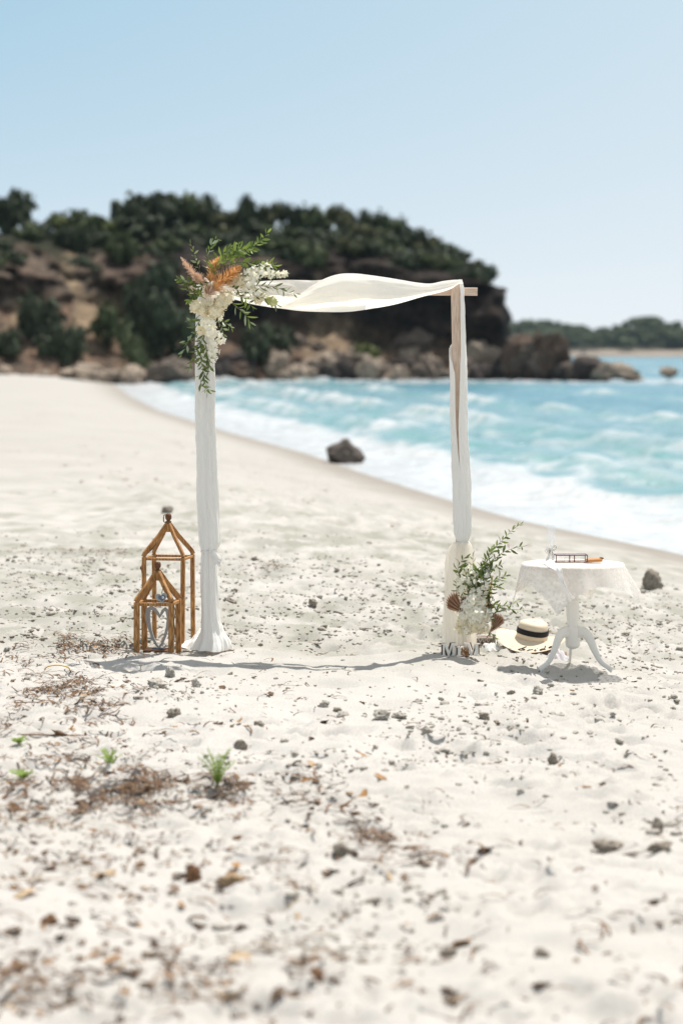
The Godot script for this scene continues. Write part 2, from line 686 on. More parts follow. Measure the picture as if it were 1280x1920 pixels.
func sea() -> void:
	var xs := []
	var x := 0.0
	var dx := 0.22
	while x < 3500.0:
		xs.append(x + 2.0)
		if x > 0.0:
			xs.append(2.0 - x)
		if x > 14.0:
			dx *= 1.05
		x += dx
	xs.sort()
	var ds := []
	var d := 4.0
	while d < 6500.0:
		ds.append(d)
		d += 1.0 if d < 26.0 else d * 0.0075 if d < 260.0 else d * 0.05
	var b := MB.new()
	b.colored = true
	var w := xs.size()
	var deep := Color(0.045, 0.185, 0.245)
	var near := Color(0.135, 0.275, 0.305)
	var green := Color(0.11, 0.29, 0.29)
	var foam := Color(0.60, 0.61, 0.615)
	for j in ds.size():
		var dd: float = ds[j]
		var sx := shore_x(dd)
		for i in w:
			var xx: float = xs[i]
			var u := sx - xx
			var y := 0.0
			var col := deep
			if u < 3.0 and u > -90.0 and dd < 330.0:
				var wob := nd.get_noise_2d(xx * 0.35, dd * 0.55)
				var n1 := nr.get_noise_2d(xx * 0.55, dd * 0.22)
				var n2 := nr.get_noise_2d(xx * 1.6 + 50.0, dd * 0.5)
				var calm := ss(0.0, -2.0, u)
				col = near.lerp(deep, ss(-8.0, -26.0, u + 6.0 * wob))
				y += (0.05 * n1 + 0.03 * n2) * calm
				y += 0.10 * sin(u * 1.1 + wob * 5.0) * calm * ss(-60.0, -10.0, u)
				var f := ss(-4.2, -3.0, u + 0.8 * n1 + 0.7 * wob) * 0.98
				# three lines of breakers: a crest, a steep green face towards the beach, foam behind
				for q in [[-5.6, 0.26, 0.12], [-9.6, 0.44, -0.05], [-18.0, 0.34, 0.16], [-31.0, 0.25, 0.30]]:
					var v: float = u - (q[0] + 1.5 * wob)
					var along := ss(q[2] - 0.2, q[2] + 0.35, nd.get_noise_2d(xx * 0.25 + q[0] * 9.0, dd * 0.13 + 31.0))
					if v > -3.0 and v < 1.4:
						var s := ss(1.1, 0.0, v) if v > 0.0 else ss(-3.0, 0.0, v)
						y += q[1] * s * (0.45 + 0.55 * along)
						col = col.lerp(green, 0.75 * ss(1.3, 0.5, v) * ss(-0.2, 0.4, v))
						f = maxf(f, along * ss(-1.6, -0.1, v + 0.7 * n2) * ss(0.55, 0.1, v + 0.3 * n2))
						f = maxf(f, 0.8 * along * ss(0.35, 1.0, v) * ss(1.4, 1.1, v))
				var surf := ss(-24.0, -6.0, u)
				f = maxf(f, 0.36 * surf * ss(0.12, 0.5, n1 + 0.4 * n2))
				f = maxf(f, 0.15 * ss(0.38, 0.55, n2 + 0.4 * n1))
				# white water among the rocks under the headland
				var foot := 0.0
				if dd > 185.0 and dd < 240.0:
					foot = ss(196.0, 216.0, dd) * ss(0.05, 0.4, n1 + 0.25)
				f = maxf(f, foot * 0.9)
				y += 0.05 * f * calm
				col = col.lerp(foam * (0.88 + 0.22 * n2 + 0.1 * n1), clampf(f, 0.0, 1.0))
				y += 0.02 * (1.0 - calm)
			else:
				var n3 := nd.get_noise_2d(xx * 0.05, dd * 0.04)
				col = deep.lerp(Color(0.05, 0.19, 0.25), ss(200.0, 1200.0, dd)).lerp(near, 0.25 * ss(0.0, 0.5, n3))
				y = 0.08 * nr.get_noise_2d(xx * 0.4, dd * 0.25)
				if dd < 600.0 and nr.get_noise_2d(xx * 0.3 + 9.0, dd * 0.12) > 0.5:
					col = col.lerp(foam, 0.7)
			b.tint = col
			b.vert(Vector3(xx, SEA + y, -dd))
	for j in ds.size() - 1:
		for i in w - 1:
			b.quad(j * w + i, (j + 1) * w + i, (j + 1) * w + i + 1, j * w + i + 1)
	setting("sea", b.make(), M.sea, "turquoise sea with white surf breaking along the beach")

# ------------------------------------------------------------------ headland
# each: photograph column, foot x, foot distance, inward x, inward distance, scree depth, scree height, cliff height, brow height
const RIDGE := [
	[-800.0, -95.0, 170.0, -0.3, 1.0, 12.0, 4.0, 8.0, 10.0],
	[-350.0, -55.0, 196.0, -0.1, 1.0, 14.0, 5.0, 9.0, 12.0],
	[0.0, -31.5, 210.0, 0.0, 1.0, 15.0, 5.6, 9.6, 13.4],
	[130.0, -25.5, 213.0, 0.0, 1.0, 17.0, 6.6, 9.0, 12.8],
	[220.0, -21.5, 217.0, 0.0, 1.0, 17.0, 6.0, 9.6, 13.2],
	[320.0, -16.5, 222.0, 0.0, 1.0, 13.0, 4.6, 11.2, 14.4],
	[430.0, -11.0, 227.0, 0.0, 1.0, 10.0, 4.0, 11.0, 14.0],
	[540.0, -5.3, 230.0, 0.0, 1.0, 9.0, 4.0, 10.8, 14.0],
	[640.0, 0.0, 232.0, 0.0, 1.0, 9.0, 4.2, 11.0, 13.8],
	[720.0, 4.1, 234.0, 0.0, 1.0, 7.0, 3.2, 10.6, 13.2],
	[800.0, 8.3, 235.0, 0.0, 1.0, 5.0, 2.4, 9.4, 11.8],
	[860.0, 11.4, 236.0, 0.0, 1.0, 4.0, 2.0, 9.2, 10.6],
	[915.0, 14.4, 237.0, -0.1, 1.0, 2.0, 1.8, 8.8, 9.6],
	[940.0, 16.4, 238.5, -0.5, 0.85, 1.0, 1.4, 8.6, 9.2],
	[955.0, 17.3, 243.0, -0.95, 0.3, 0.5, 1.2, 8.4, 9.0],
	[990.0, 17.4, 260.0, -1.0, 0.0, 0.5, 1.2, 8.2, 8.8],
	[1050.0, 14.5, 300.0, -1.0, -0.2, 1.0, 1.0, 7.0, 8.0],
	[1100.0, 5.0, 345.0, -0.4, -1.0, 3.0, 1.0, 6.0, 7.0],
	[1200.0, -60.0, 360.0, 0.0, -1.0, 3.0, 1.0, 6.0, 7.0]]

func ridge(px: float) -> Array:
	for i in range(1, RIDGE.size()):
		if px <= RIDGE[i][0]:
			var a = RIDGE[i - 1]
			var b = RIDGE[i]
			var t: float = (px - a[0]) / (b[0] - a[0])
			var out := []
			for k in 9:
				out.append(lerpf(a[k], b[k], t))
			return out
	return RIDGE[RIDGE.size() - 1]

func ridge_profile(r: Array) -> Array:
	var td: float = r[5]
	var th: float = r[6]
	var ch: float = r[7]
	var bh: float = r[8]
	return [[-2.0, -2.5], [0.0, -0.6], [td * 0.5, th * 0.42], [td, th], [td + 0.25, lerpf(th, ch, 0.45)], [td + 0.4, lerpf(th, ch, 0.85)], [td + 0.9, ch], [td + 6.5, lerpf(ch, bh, 0.6)], [td + 12.0, bh], [td + 24.0, bh + 0.7], [td + 48.0, bh + 0.4], [td + 75.0, bh - 3.0]]

func ridge_point(px: float, o: float) -> Vector3:
	var r := ridge(px)
	var y := table_lookup(ridge_profile(r), o)
	var dir := Vector2(r[3], r[4]).normalized()
	return Vector3(r[1] + dir.x * o, y, -(r[2] + dir.y * o))

func headland() -> void:
	var b := MB.new()
	b.colored = true
	var pxs := []
	var px := -800.0
	while px <= 1200.0:
		pxs.append(px)
		px += 24.0 if px < -60.0 or px > 1060.0 else 5.0
	var rows := 0
	for k in pxs.size():
		var r := ridge(pxs[k])
		var prof := ridge_profile(r)
		var dir := Vector2(r[3], r[4]).normalized()
		rows = 0
		for s in prof.size() - 1:
			var steps: int = [2, 5, 5, 5, 6, 4, 6, 6, 5, 4, 3][s]
			for q in steps:
				var t := float(q) / steps
				var o := lerpf(prof[s][0], prof[s + 1][0], t)
				var y := lerpf(prof[s][1], prof[s + 1][1], t)
				var p := Vector3(r[1] + dir.x * o, y, -(r[2] + dir.y * o))
				var cliff := ss(2.6, 4.0, s + t) * (1.0 - ss(6.5, 8.0, s + t))
				var n1 := na.get_noise_3d(p.x * 0.28, p.y * 0.34, p.z * 0.28)
				var n2 := na.get_noise_3d(p.x * 0.9 + 40.0, p.y * 1.1, p.z * 0.9)
				var n3 := nd.get_noise_3d(p.x * 0.5, p.y * 3.2, p.z * 0.5)
				var out := n1 * (1.7 * cliff + 0.9) + n2 * 0.8 + n3 * 0.45 * cliff
				p += Vector3(-dir.x, 0.25 * (1.0 - cliff), dir.y) * out
				var col := Color(0.030, 0.026, 0.025).lerp(Color(0.065, 0.050, 0.043), clampf(0.5 + n3 * 1.4, 0, 1))
				col = col.lerp(Color(0.27, 0.215, 0.17), 0.8 * ss(300.0, 120.0, pxs[k]) * clampf(0.7 + n2 * 1.5, 0, 1))
				col = col.lerp(Color(0.24, 0.175, 0.14), 0.75 * ss(0.05, 0.4, n1) * ss(700.0, 600.0, pxs[k]))
				var scree := Color(0.30, 0.205, 0.15).lerp(Color(0.15, 0.12, 0.095), clampf(0.5 + 1.4 * n2, 0, 1))
				col = scree.lerp(col, ss(2.8, 3.5, s + t))
				# bare sandy slips, as in the left of the cliff and below the middle
				var slip := 0.0
				slip = maxf(slip, ss(60.0, 30.0, absf(pxs[k] - 185.0)) * ss(1.6, 2.4, s + t) * ss(4.4, 3.4, s + t))
				slip = maxf(slip, 0.8 * ss(45.0, 20.0, absf(pxs[k] - 50.0)) * ss(2.2, 2.7, s + t) * ss(4.0, 3.2, s + t))
				slip = maxf(slip, 0.7 * ss(60.0, 25.0, absf(pxs[k] - 620.0 )) * ss(1.2, 2.0, s + t) * ss(3.6, 3.0, s + t))
				slip = maxf(slip, 0.9 * ss(16.0, 6.0, absf(pxs[k] - (98.0 + 9.0 * (8.0 - s - t) + 14.0 * n2))) * ss(3.0, 3.6, s + t) * ss(7.8, 7.0, s + t))
				slip = maxf(slip, 0.5 * ss(22.0, 8.0, absf(pxs[k] - 605.0)) * ss(2.8, 3.4, s + t) * ss(6.4, 5.0, s + t))
				col = col.lerp(Color(0.46, 0.36, 0.25), clampf(slip * (0.9 + 0.8 * n2), 0, 1))
				var turf := ss(6.6, 7.6, s + t + n1)
				turf = maxf(turf, 0.7 * ss(50.0, 25.0, absf(pxs[k] - 690.0)) * ss(1.4, 2.2, s + t) * ss(3.3, 2.8, s + t))
				col = col.lerp(Color(0.035, 0.042, 0.022), turf)
				b.tint = col
				b.vert(p)
				rows += 1
	for k in pxs.size() - 1:
		for q in rows - 1:
			b.quad(k * rows + q, k * rows + q + 1, (k + 1) * rows + q + 1, (k + 1) * rows + q)
	setting("headland_cliff", b.make(), M.rock, "dark rocky headland with bare cliffs and sandy slips behind the beach")

func ico(level: int) -> Array:
	var g := (1.0 + sqrt(5.0)) / 2.0
	var v := [Vector3(-1, g, 0), Vector3(1, g, 0), Vector3(-1, -g, 0), Vector3(1, -g, 0), Vector3(0, -1, g), Vector3(0, 1, g), Vector3(0, -1, -g), Vector3(0, 1, -g), Vector3(g, 0, -1), Vector3(g, 0, 1), Vector3(-g, 0, -1), Vector3(-g, 0, 1)]
	for i in 12:
		v[i] = v[i].normalized()
	var f := [[0, 11, 5], [0, 5, 1], [0, 1, 7], [0, 7, 10], [0, 10, 11], [1, 5, 9], [5, 11, 4], [11, 10, 2], [10, 7, 6], [7, 1, 8], [3, 9, 4], [3, 4, 2], [3, 2, 6], [3, 6, 8], [3, 8, 9], [4, 9, 5], [2, 4, 11], [6, 2, 10], [8, 6, 7], [9, 8, 1]]
	for l in level:
		var mid := {}
		var g2 := []
		for t in f:
			var m := []
			for e in 3:
				var a: int = mini(t[e], t[(e + 1) % 3])
				var c: int = maxi(t[e], t[(e + 1) % 3])
				var key := a * 100000 + c
				if not mid.has(key):
					mid[key] = v.size()
					v.append(((v[a] + v[c]) * 0.5).normalized())
				m.append(mid[key])
			g2.append_array([[t[0], m[0], m[2]], [t[1], m[1], m[0]], [t[2], m[2], m[1]], [m[0], m[1], m[2]]])
		f = g2
	return [v, f]

# a rock: a ball cut by random planes and roughened; radius about 1
func rock_mesh(level: int, cuts: int, rough: float, seed_: int, smooth := true) -> ArrayMesh:
	var r := RandomNumberGenerator.new()
	r.seed = seed_
	var s := ico(level)
	var planes := []
	for i in cuts:
		planes.append([Vector3(r.randfn(), r.randfn(), r.randfn()).normalized(), r.randf_range(0.58, 0.88)])
	var b := MB.new()
	for p: Vector3 in s[0]:
		var q := p
		for c in planes:
			var over: float = q.dot(c[0]) - c[1]
			if over > 0.0:
				q -= c[0] * over * 0.92
		q *= 1.0 + rough * na.get_noise_3d(p.x * 3.0 + seed_, p.y * 3.0, p.z * 3.0) + rough * 0.5 * nb.get_noise_3d(p.x * 2.5, p.y * 2.5 + seed_, p.z * 2.5)
		b.vert(q)
	for t in s[1]:
		b.tri(t[0], t[2], t[1])
	return b.make(smooth)

func boulders() -> void:
	var kinds := []
	for i in 6:
		kinds.append(rock_mesh(2, 12, 0.30 if i % 2 else 0.42, 100 + i, false))
	# column, row of the foot, width, height (pixels of the photograph), material, label
	var named := [
		[1032, 704, 66, 80, "boulder_brown", "big dark block with rust brown top at the headland's seaward end"],
		[972, 690, 80, 64, "boulder_brown", "brown broken crag between the cliff corner and the big dark block"],
		[1100, 704, 80, 36, "boulder_dark", "low dark rock in the surf right of the big block"],
		[1155, 706, 82, 28, "boulder_pale", "pale flat rock awash, farthest right of the headland rocks"],
		[1252, 702, 40, 14, "boulder_pale", "small pale rock alone in the water by the right picture edge"],
		[900, 692, 92, 48, "boulder_pale", "large sunlit brown slab leaning under the cliff behind the right post"],
		[782, 668, 90, 46, "boulder", "grey brown boulder high on the scree left of the right post"],
		[688, 712, 50, 42, "boulder_pale", "boulder with a white sunlit face between dark rocks at the waterline"],
		[180, 722, 120, 34, "boulder_pale", "pale grey flat rock at the back of the beach, left of the left post"],
		[250, 716, 60, 30, "boulder_pale", "rounded pale rock beside the flat grey rock at the back of the beach"],
		[325, 714, 84, 46, "boulder", "grey sloping rock behind the left post at the water's start"]]
	for q in named:
		boulder(kinds[rng.randi() % 6], q)
	for i in 74:
		var px := rng.randf_range(395, 1010)
		var row := rng.randf_range(0.0, 1.0)
		var py := lerpf(716.0, 640.0, row * row)
		if px < 470.0:
			py = lerpf(716.0, 690.0, row)
		var w := rng.randf_range(24, 66) * (1.0 - 0.25 * row)
		var m: String = ["boulder", "boulder_pale", "boulder_dark", "boulder_pale", "boulder_brown"][rng.randi() % 5]
		boulder(kinds[i % 6], [px, py, w, w * rng.randf_range(0.5, 0.75), m, "%s boulder %s, %s" % [{"boulder": "grey", "boulder_dark": "dark", "boulder_pale": "pale", "boulder_brown": "rust brown"}[m], "low at the waterline" if py > 690.0 else "higher on the scree below the cliff", "left of the swag" if px < 520.0 else "under the swag's left half" if px < 690.0 else "under the swag's right half" if px < 850.0 else "right of the right post"]], "boulders under the cliff")
	var point := []
	for i in 3:
		var sharp := rock_mesh(2, 9, 0.30, 160 + i, false)
		point.append(sharp)
	for i in 26:
		# the point runs out into the sea, lower and lower
		var t := i / 25.0
		var px := lerpf(935.0, 1125.0, t) + rng.randf_range(-8, 8)
		var w := lerpf(58.0, 30.0, t) * rng.randf_range(0.7, 1.15)
		boulder(point[i % 3], [px, 709.0 - rng.randf_range(0.0, 26.0) * (1.0 - t), w, w * rng.randf_range(0.5, 0.85) * (1.0 - 0.3 * t), ["boulder_dark", "boulder_brown", "boulder", "boulder_dark"][rng.randi() % 4], "jagged dark rock in the point running out to sea from the cliff's end"], "rocks of the seaward point")
	for i in 12:
		var w := rng.randf_range(26, 60)
		boulder(kinds[i % 6], [rng.randf_range(-60, 360), rng.randf_range(700, 716), w, w * 0.5, ["boulder", "boulder_pale"][i % 2], "low rock in the line of rocks where beach meets the headland"], "rocks at the back of the beach")
	var r := lone("shore_rock", rock_mesh(2, 9, 0.30, 157, false), M.shore_rock, "dark wet rock alone on the sand at the surf's edge, right of the left post", "rock", "", Vector3(0.03, -0.56, -59.0))
	r.scale = Vector3(0.58, 0.34, 0.45)
	r.rotation = Vector3(0.15, 0.35, -0.30)

func boulder(mesh: Mesh, q: Array, group := "") -> void:
	var r := ridge(clampf(q[0], -100, 935))
	var d: float = r[2] - 2.0 + (718.0 - q[1]) * 0.16
	if q[0] > 935.0:
		d = 236.0 - (q[0] - 935.0) * 0.06
	if q[0] < 360.0:
		d = minf(d, 206.0)
	var w: float = q[2] / F * d
	var h: float = q[3] / F * d
	var o := lone("boulder", mesh, M[q[4]], q[5], "boulder", group, at(q[0], q[1] - q[3] * 0.30, d))
	o.scale = Vector3(w * 0.58, h * 0.80, w * 0.52)
	o.rotation = Vector3(rng.randf_range(-0.25, 0.25), rng.randf_range(0, TAU), rng.randf_range(-0.3, 0.3))

# a crown: leaf clumps spread through several uneven lobes over a dark inner mass
func crown_mesh(seed_: int, flat: float, clumps := 620) -> ArrayMesh:
	var r := RandomNumberGenerator.new()
	r.seed = seed_
	var b := MB.new()
	b.colored = true
	var lobes := []
	for i in 13:
		var a := r.randf() * TAU
		var rad := sqrt(r.randf()) * 0.70
		lobes.append([Vector3(cos(a) * rad, r.randf_range(-0.15, 0.5) * flat - rad * 0.15, sin(a) * rad), r.randf_range(0.18, 0.47)])
	for i in clumps:
		var l = lobes[i % 13]
		var dir := Vector3(r.randfn(), r.randfn() + 0.35, r.randfn()).normalized()
		var k: float = l[1] * (0.66 + 0.52 * r.randf())
		var p: Vector3 = l[0] + dir * Vector3(k, k * 0.8, k)
		var nrm := (dir + Vector3(r.randfn(), r.randfn(), r.randfn()) * 0.5).normalized()
		var side := nrm.cross(Vector3(r.randfn(), r.randfn(), r.randfn())).normalized()
		var up := side.cross(nrm)
		var s := r.randf_range(0.045, 0.13)
		var shade := r.randf_range(0.6, 1.35)
		b.tint = Color(shade, shade, shade * r.randf_range(0.8, 1.1))
		b.face([p - side * s, p + up * s * 0.9 + nrm * s * 0.3, p + side * s * 1.1, p - up * s * 0.8 - nrm * 0.2 * s])
	b.tint = Color(0.8, 0.8, 0.8)
	var base := ico(1)
	for l in lobes:
		var s0 := b.v.size()
		for p: Vector3 in base[0]:
			b.vert(l[0] + p * l[1] * Vector3(0.62, 0.5, 0.62))
		for t in base[1]:
			b.tri(s0 + t[0], s0 + t[2], s0 + t[1])
	return b.make(false)

func trees() -> void:
	var crowns := []
	for i in 5:
		crowns.append(crown_mesh(500 + i, 0.9 if i < 3 else 1.2))
	var tb := MB.new()
	tb.tube(curve([Vector3(0, -0.6, 0), Vector3(0.04, 0.3, 0.02), Vector3(-0.03, 0.7, 0), Vector3(0.02, 1.0, 0.03)], 7), [0.09, 0.08, 0.075, 0.07, 0.055, 0.04, 0.03], 7)
	for a in [0.3, 1.7, 3.1, 4.6]:
		tb.tube([Vector3(0, 0.55, 0), Vector3(cos(a) * 0.25, 0.78, sin(a) * 0.25), Vector3(cos(a) * 0.5, 1.0, sin(a) * 0.5)], [0.05, 0.035, 0.015], 5)
	var trunk := tb.make()
	# column, row of the top, width, how far behind the foot, crown
	var sky := [
		[28, 358, 84, 34, "crown_dark", "big dark round pine on the left end of the headland's skyline"], [-35, 372, 90, 36, "crown_dark", ""],
		[108, 402, 70, 30, "crown_light", "low yellow green shrub on the skyline above the pale path"], [158, 392, 84, 30, "crown", "rounded green tree between the left pine and the tall clump"],
		[205, 396, 60, 30, "crown_light", ""], [240, 362, 84, 34, "crown_dark", "tall pine at the left of the highest clump on the headland"],
		[284, 346, 104, 38, "crown_dark", "highest pine of the headland, broad dark crown behind the floral corner"], [338, 347, 112, 38, "crown", "broad pine right of the highest one"],
		[388, 354, 100, 37, "crown_dark", "pine at the right of the highest clump on the headland"], [426, 384, 70, 34, "crown", ""],
		[462, 368, 56, 32, "crown_dark", "narrow pointed tree right of the highest clump"], [505, 384, 60, 32, "crown", ""], [548, 378, 56, 31, "crown_dark", ""], [588, 388, 66, 31, "crown", ""],
		[636, 386, 74, 31, "crown", ""], [682, 386, 74, 30, "crown_dark", ""], [722, 398, 74, 29, "crown", ""], [762, 416, 70, 27, "crown_dark", ""], [798, 434, 62, 25, "crown", ""],
		[832, 449, 58, 23, "crown", ""], [862, 466, 52, 21, "crown_dark", ""], [890, 484, 48, 19, "crown", ""], [915, 500, 40, 17, "crown_dark", "last small tree on the skyline before the cliff drops to the sea"],
		[200, 430, 84, 27, "crown_dark", ""], [262, 408, 100, 27, "crown_dark", ""], [318, 410, 104, 26, "crown_dark", ""], [372, 412, 100, 25, "crown_dark", ""], [420, 424, 80, 22, "crown", ""],
		[470, 412, 84, 22, "crown_dark", ""], [520, 418, 80, 20, "crown", ""], [572, 424, 74, 20, "crown_dark", ""], [628, 418, 84, 20, "crown_dark", ""], [684, 420, 80, 18, "crown", ""],
		[738, 436, 76, 16, "crown_dark", ""], [786, 458, 66, 15, "crown_dark", ""], [826, 474, 60, 13, "crown", ""], [864, 492, 54, 11, "crown_dark", ""], [896, 508, 46, 9, "crown_dark", ""],
		[70, 415, 70, 28, "crown_dark", ""], [140, 420, 70, 25, "crown_dark", ""], [540, 446, 60, 13, "crown", ""], [452, 446, 60, 14, "crown_dark", ""], [700, 452, 60, 11, "crown_dark", ""], [652, 446, 60, 12, "crown", ""], [760, 470, 56, 9, "crown_dark", ""]]
	for q in sky:
		if q[4] == "crown" and rng.randf() < 0.5:
			q[4] = "crown_olive"
		tree(q, crowns, trunk, q[5] if q[5] else "%s pine on the headland %s, %s" % [{"crown": "mid green", "crown_dark": "dark green", "crown_olive": "olive green", "crown_light": "yellow green"}[q[4]], "on the skyline" if q[3] > 28 or q[0] > 430 and q[3] > 16 else "in the lower row", "above the left slope" if q[0] < 230 else "behind the floral corner" if q[0] < 450 else "above the swag" if q[0] < 700 else "where the ridge drops"], "" if q[5] else "pines along the headland's top", false)
	var scrub := [
		[72, 540, 96, 10, "crown_dark", "large dark shrub on the slope at the left edge below the pale path"], [108, 596, 76, 6, "crown_dark", "dark shrub below the large one on the left slope"], [12, 610, 70, 6, "crown_dark", "dark shrub at the left picture edge above the beach"],
		[285, 500, 116, 9, "crown_dark", "big dark bush on the slope left of the floral corner"], [310, 560, 110, 5, "crown_dark", "dark bush at the foot of the big one, left of the floral corner"], [205, 570, 70, 8, "crown", "green bush under the sandy slip"],
		[252, 628, 66, 1, "crown", "round bush close above the beach rocks"], [505, 592, 90, 5, "crown_dark", "round dark bush in front of the cliff, under the swag"], [480, 628, 70, 2, "crown_dark", "low bush beneath the round dark one under the swag"],
		[140, 620, 60, 4, "crown_dark", "small shrub between the left slope and the round bush"], [690, 640, 56, 3, "crown_light", "low yellow green scrub on the scree below the middle cliff"], [225, 420, 60, 20, "crown", "bush at the brow above the sandy slip"]]
	for q in scrub:
		tree(q, crowns, trunk, q[5], "", true)
	# low scrub mats that cover the brow between the pines and the bare cliff
	for i in 44:
		var px := -70.0 + 22.5 * i + rng.randf_range(-9, 9)
		if absf(px - 95.0) < 26.0:
			continue
		var r := ridge(px)
		var o: float = r[5] + rng.randf_range(2.0, 11.0)
		var base := ridge_point(px, o)
		var w := rng.randf_range(56, 92)
		var top := 660.0 - (base.y - EYE + rng.randf_range(0.8, 1.6)) * F / -base.z
		tree([px, top, w, o, ["crown_dark", "crown_dark", "crown"][i % 3]], crowns, trunk, "low wind-clipped shrub on the cliff's brow, %s" % ("above the left slope" if px < 230 else "behind the floral corner" if px < 450 else "above the swag" if px < 700 else "where the ridge falls to the sea"), "scrub along the cliff's brow", true)

func tree(q: Array, crowns: Array, trunk: Mesh, label: String, group: String, scrub: bool) -> void:
	var p := ridge_point(q[0] if q[0] < 935 else 935.0, q[3])
	var d := -p.z
	p.x = (q[0] - 640.0) / F * d
	var top: float = EYE + (660.0 - q[1]) / F * d
	var w: float = q[2] / F * d
	var h := maxf(top - p.y, w * 0.55)
	p.y = top - h
	var t := thing("shrub" if scrub else "pine_tree", label, "shrub" if scrub else "tree", group, p)
	t.rotation.y = rng.randf() * TAU
	var tr := part(t, "trunk", trunk, M.bark)
	tr.scale = Vector3(w * 0.45, h * 0.6, w * 0.45)
	var c := part(t, "crown", crowns[rng.randi() % 5], M[q[4]])
	c.scale = Vector3(w * 0.60, h * 1.0, w * 0.60)
	c.position.y = h * 0.31

func far_coast() -> void:
	# the next cape, more than a kilometre off: a low pale bluff under woods
	var b := MB.new()
	b.colored = true
	var rows := [[0.0, -1.5], [6.0, 1.2], [22.0, 3.6], [40.0, 5.0], [70.0, 8.0], [120.0, 12.0], [200.0, 15.0], [340.0, 9.0], [420.0, -2.0]]
	var xs := 120
	for i in xs:
		var x := lerpf(20.0, 620.0, i / (xs - 1.0))
		for q in rows:
			var n := nd.get_noise_2d(x * 0.03, q[0] * 0.03)
			var k: float = q[1] * (1.0 + 0.35 * n)
			b.tint = Color(0.54, 0.49, 0.43) if q[1] < 4.5 else Color(0.05, 0.065, 0.035)
			b.vert(Vector3(x, SEA + k, -(1350.0 + q[0] + 25.0 * n + 0.05 * absf(x - 250.0))))
	for i in xs - 1:
		for j in rows.size() - 1:
			b.quad(i * rows.size() + j, i * rows.size() + j + 1, (i + 1) * rows.size() + j + 1, (i + 1) * rows.size() + j)
	setting("far_cape", b.make(), M.rock, "distant wooded cape with a pale bluff beyond the sea")
	var crown := crown_mesh(611, 0.9, 90)
	var mm := MultiMesh.new()
	mm.transform_format = MultiMesh.TRANSFORM_3D
	mm.mesh = crown
	var tops := [[20.0, 12.0], [90.0, 12.0], [120.0, 14.5], [150.0, 9.5], [168.0, 11.0], [182.0, 17.0], [196.0, 14.0], [215.0, 9.0], [300.0, 14.0], [620.0, 14.0]]
	var list := []
	for i in 900:
		var x := rng.randf_range(20.0, 560.0)
		var o := rng.randf_range(12.0, 150.0)
		var n := nd.get_noise_2d(x * 0.03, o * 0.03)
		var s := rng.randf_range(3.6, 7.5)
		var top: float = table_lookup(tops, x) * (0.42 + 0.63 * ss(12.0, 100.0, o)) + rng.randf_range(-1.5, 1.5)
		list.append(Transform3D(Basis(Vector3.UP, rng.randf() * TAU).scaled(Vector3(s, s * 0.8, s)), Vector3(x, SEA + top + 4.0, -(1350.0 + o + 0.05 * absf(x - 250.0)))))
		if top > 7.0:
			list.append(Transform3D(Basis(Vector3.UP, rng.randf() * TAU).scaled(Vector3(s, s, s)), Vector3(x + 2.0, SEA + top - 0.5, -(1349.0 + o + 0.05 * absf(x - 250.0)))))
	mm.instance_count = list.size()
	for i in list.size():
		mm.set_instance_transform(i, list[i])
	var o := MultiMeshInstance3D.new()
	o.name = "far_forest"
	o.multimesh = mm
	o.material_override = M.crown
	tag(o, "distant dark green woods covering the far cape", "", "", "stuff")
	add_child(o)

# ------------------------------------------------------------------ the arch and its cloth
func arch() -> void:
	var o := thing("wedding_arch", "pale wooden wedding arch of two posts and a crossbeam on the sand", "arch", "", Vector3(0, 0, -ARCH))
	var post := MB.new()
	post.bar([Vector3(0, -0.35, 0), Vector3(0, 2.41, 0)], 0.055, 0.058, 0.004, Vector3.BACK)
	var m := post.make(false)
	var r := part(o, "post", m, M.pale_wood)
	r.position = Vector3((866.5 - 640.0) / F * ARCH, -0.02, -0.01)
	r.rotation.z = 0.0195
	var l := part(o, "post", m, M.pale_wood)
	l.position = Vector3((393.5 - 640.0) / F * ARCH, -0.04, 0.0)
	l.rotation.z = 0.0135
	var bm := MB.new()
	bm.bar([Vector3(-0.98, 0, 0), Vector3(0.878, -0.012, 0)], 0.044, 0.052, 0.004)
	var beam := part(o, "crossbeam", bm.make(false), M.beam_wood)
	beam.position = Vector3(0, at(0, 543).y, -0.052)

